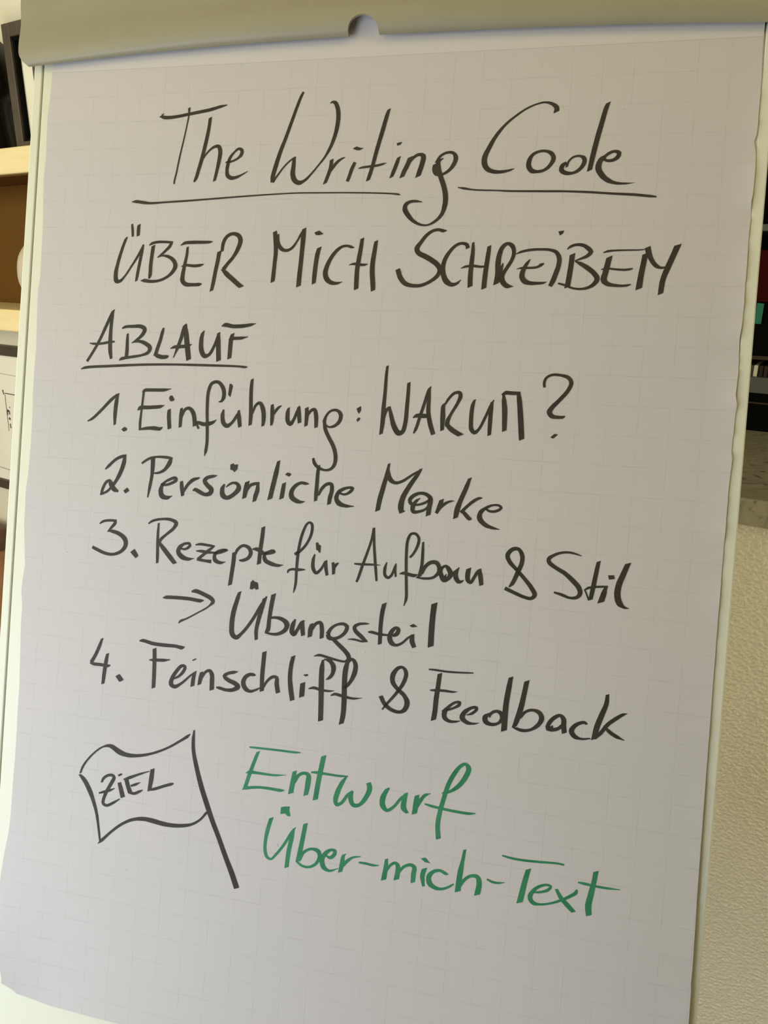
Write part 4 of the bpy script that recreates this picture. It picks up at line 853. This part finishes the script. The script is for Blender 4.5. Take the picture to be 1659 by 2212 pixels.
MB().box(wl, (-2.455, 0.962, 1.6945), (-1.225, 1.092, 1.697)).build('shade_panel', M['beech_shaded'], sh)  # thin added sheet, its dark colour stands for shade under the top board
pf = empty('picture_frame', wl(-1.515, 1.03, 1.743), 'dark wooden picture frame standing on top of the beech shelf', 'picture frame', rz=-PSI)
def rails(s0, s1, z0, z1, t, d0, d1):
    mb = MB()
    mb.box(wl, (s0, d0, z0), (s0+t, d1, z1)); mb.box(wl, (s1-t, d0, z0), (s1, d1, z1))
    mb.box(wl, (s0+t, d0, z1-t), (s1-t, d1, z1)); mb.box(wl, (s0+t, d0, z0), (s1-t, d1, z0+t)); return mb
rails(-1.568, -1.461, 1.743, 1.976, 0.024, 1.03, 1.052).build('frame', M['dark_wood'], pf, 0.0015)
rails(-1.5445, -1.4845, 1.7665, 1.9525, 0.006, 1.036, 1.052).build('inner_lip', M['black'], pf)
MB().box(wl, (-1.543, 1.045, 1.768), (-1.486, 1.051, 1.951)).build('white_mat', M['mat_board'], pf)
MB().box(wl, (-1.4995, 1.0443, 1.775), (-1.4965, 1.0452, 1.945)).build('printed_line', M['brown_edge'], pf)

vs_ = MB().lathe(wl(-1.655, 1.03, 1.743), [(0.056, 0), (0.0565, 0.006), (0.053, 0.04), (0.049, 0.08), (0.049, 0.092), (0.056, 0.102), (0.068, 0.114), (0.0705, 0.13), (0.070, 0.15), (0.066, 0.18), (0.056, 0.205), (0.036, 0.225), (0.030, 0.24), (0.034, 0.25)]).build('dark_vase', M['black_gloss'], smooth=True)
tag(vs_, 'dark rounded vase at the left end of the beech shelf top, beside the picture frame', 'vase')
cp = MB().lathe(wl(-1.482, 1.018, 1.441), dense([(0.034, 0), (0.036, 0.003), (0.052, 0.02), (0.066, 0.05), (0.068, 0.075), (0.062, 0.105), (0.046, 0.128), (0.026, 0.138), (0.024, 0.15), (0.03, 0.158)]), 64).build('round_white_vase', M['white_china'], smooth=True)
tag(cp, 'round white vase inside the beech shelf, mostly hidden behind the flip chart edge', 'vase')

sk = empty('framed_drawing', wl(-1.85, 1.10, 0.957), 'dark framed white sheet with thin line drawing hanging on the wall below the beech shelf', 'picture frame', rz=-PSI)
rails(-2.3, -1.5, 0.957, 1.337, 0.024, 1.088, 1.11).build('frame', M['dark_wood'], sk, 0.0015)
ps = MB().box(wl, (-2.278, 1.098, 0.98), (-1.522, 1.106, 1.314)).build('drawing_sheet', M['sketch_paper'], sk)
def pencil(lines, m, name):
    mb = MB()
    for (a, b, c, d, t) in lines:
        L = math.hypot(c-a, d-b); px, pz = -(d-b)/L*t/2, (c-a)/L*t/2
        i = len(mb.v)
        for q in ((a+px, b+pz), (c+px, d+pz), (c-px, d-pz), (a-px, b-pz)): mb.v.append(wl(q[0], 1.0974, q[1]))
        mb.f.append([i, i+1, i+2, i+3])
    return mesh_obj(name, mb.v, mb.f, m, ps)
pencil([(-1.862, 1.216, -1.70, 1.214, 0.0024), (-1.869, 1.224, -1.867, 1.212, 0.004), (-1.862, 1.213, -1.868, 1.118, 0.0018), (-1.862, 1.172, -1.853, 1.170, 0.006), (-1.862, 1.172, -1.863, 1.160, 0.004), (-1.853, 1.170, -1.854, 1.162, 0.004), (-1.860, 1.152, -1.853, 1.150, 0.006), (-1.858, 1.138, -1.857, 1.126, 0.004), (-1.850, 1.182, -1.848, 1.180, 0.004)], M['pencil'], 'drawn_lines')
for ln_ in ((-1.948, 1.075, -1.940, 1.012, 0.004), (-1.940, 1.012, -1.70, 1.000, 0.003), (-2.0, 1.268, -1.72, 1.262, 0.0018)): pencil([ln_], M['faint'], 'faint_line')

ch = empty('leather_chair', Vector((wl(-2.12, 0.82, 0).x, wl(-2.12, 0.82, 0).y, 0)), 'brown leather chair against the left wall, its rounded backrest edge just showing', 'chair', rz=-PSI)
def pad_box(name, a, b, m, r):
    o = MB().box(wl, a, b).build(name, m, ch); bevel(o, r, 5)
    for p_ in o.data.polygons: p_.use_smooth = True
    return o
pad_box('headrest', (-2.40, 1.000, 0.808), (-1.853, 1.085, 0.863), M['leather'], 0.024)
pad_box('backrest', (-2.39, 1.005, 0.40), (-1.858, 1.080, 0.815), M['tan'], 0.02)
pad_box('seat', (-2.39, 0.58, 0.34), (-1.862, 1.05, 0.43), M['tan'], 0.03)
for s in (-2.35, -1.90):
    for d in (0.62, 1.03): MB().tube(wl(s, d, 0), wl(s, d, 0.35), 0.014, 0.02).build('leg', M['dark_wood'], ch)

# ------------------------------------------------------------------ right: black rack on the marble slab
rk = empty('media_rack', wl(0.05, 1.88, 1.215), 'black open rack with grey shelf edges standing on the marble slab', 'rack', rz=-PSI)
MB().box(wl, (-0.50, 1.70, 1.215), (0.70, 2.05, 1.293)).build('plinth', M['black'], rk, 0.002)
MB().box(wl, (-0.49, 1.6985, 1.2705), (0.69, 1.7005, 1.2735)).build('plinth_strip', M['brown_edge'], rk)
for z0, z1 in ((1.293, 1.324), (1.599, 1.611), (1.90, 1.92)):
    MB().box(wl, (-0.50, 1.69, z0), (0.70, 2.05, z1)).build('shelf_board', M['grey_edge'], rk, 0.001)
for s0 in (-0.50, 0.685):
    for z0, z1 in ((1.324, 1.599), (1.611, 1.90)): MB().box(wl, (s0, 1.70, z0), (s0+0.015, 2.05, z1)).build('side_panel', M['black'], rk)
MB().box(wl, (-0.485, 2.035, 1.324), (0.685, 2.05, 1.90)).build('back_panel', M['black'], rk)
MB().box(wl, (-0.485, 1.70, 1.358), (0.685, 2.03, 1.365)).build('thin_board', M['brown_edge'], rk)
cases = [(-0.2485, 'spine_grey', 'grey'), (-0.2405, 'spine_grey', 'grey'), (-0.2325, 'spine_white', 'white'), (-0.2225, 'spine_dark', 'black'), (-0.2135, 'spine_brown', 'brown'), (-0.2045, 'spine_dark', 'black')]
lab = ['narrow grey case nearest the flip chart in the row under the thin brown board', 'narrow grey case standing just left of the white case', 'narrow white case standing in the row under the thin brown board', 'narrow black case standing just right of the white case', 'narrow brown case standing between two black cases', 'narrow black case at the right end of the row, right of the brown case']
proto = None
for i, (s, m, c) in enumerate(cases):
    o = MB().box(wl, (s+0.0105, 1.702, 1.324), (s+0.018, 1.83, 1.3462)).build('narrow_case', M[m], bev=0.0008)
    tag(o, lab[i], 'case', 'narrow cases in a row on the rack')
bk = empty('box_file', wl(-0.16, 1.78, 1.365), 'dark red and black box file standing in the rack compartment', 'box file', rz=-PSI)
MB().box(wl, (-0.275, 1.705, 1.468), (-0.05, 1.90, 1.565)).build('red_cover', M['red'], bk, 0.002)
MB().box(wl, (-0.275, 1.705, 1.365), (-0.05, 1.90, 1.467)).build('black_base', M['black'], bk, 0.002)
st = MB(); i = 0
for s, z, d in ((-0.2345, 1.4665, 1.7035), (-0.2215, 1.4655, 1.7015), (-0.2215, 1.427, 1.699), (-0.2345, 1.427, 1.7025)): st.v.append(wl(s, d, z)); st.v.append(wl(s, d-0.0004, z))
st.f += [[0, 2, 4, 6], [1, 7, 5, 3], [0, 1, 3, 2], [2, 3, 5, 4], [4, 5, 7, 6], [6, 7, 1, 0]]
tag(st.build('sticky_note', M['teal']), 'small teal sticky note stuck on the front of the dark red box file', 'sticky note')
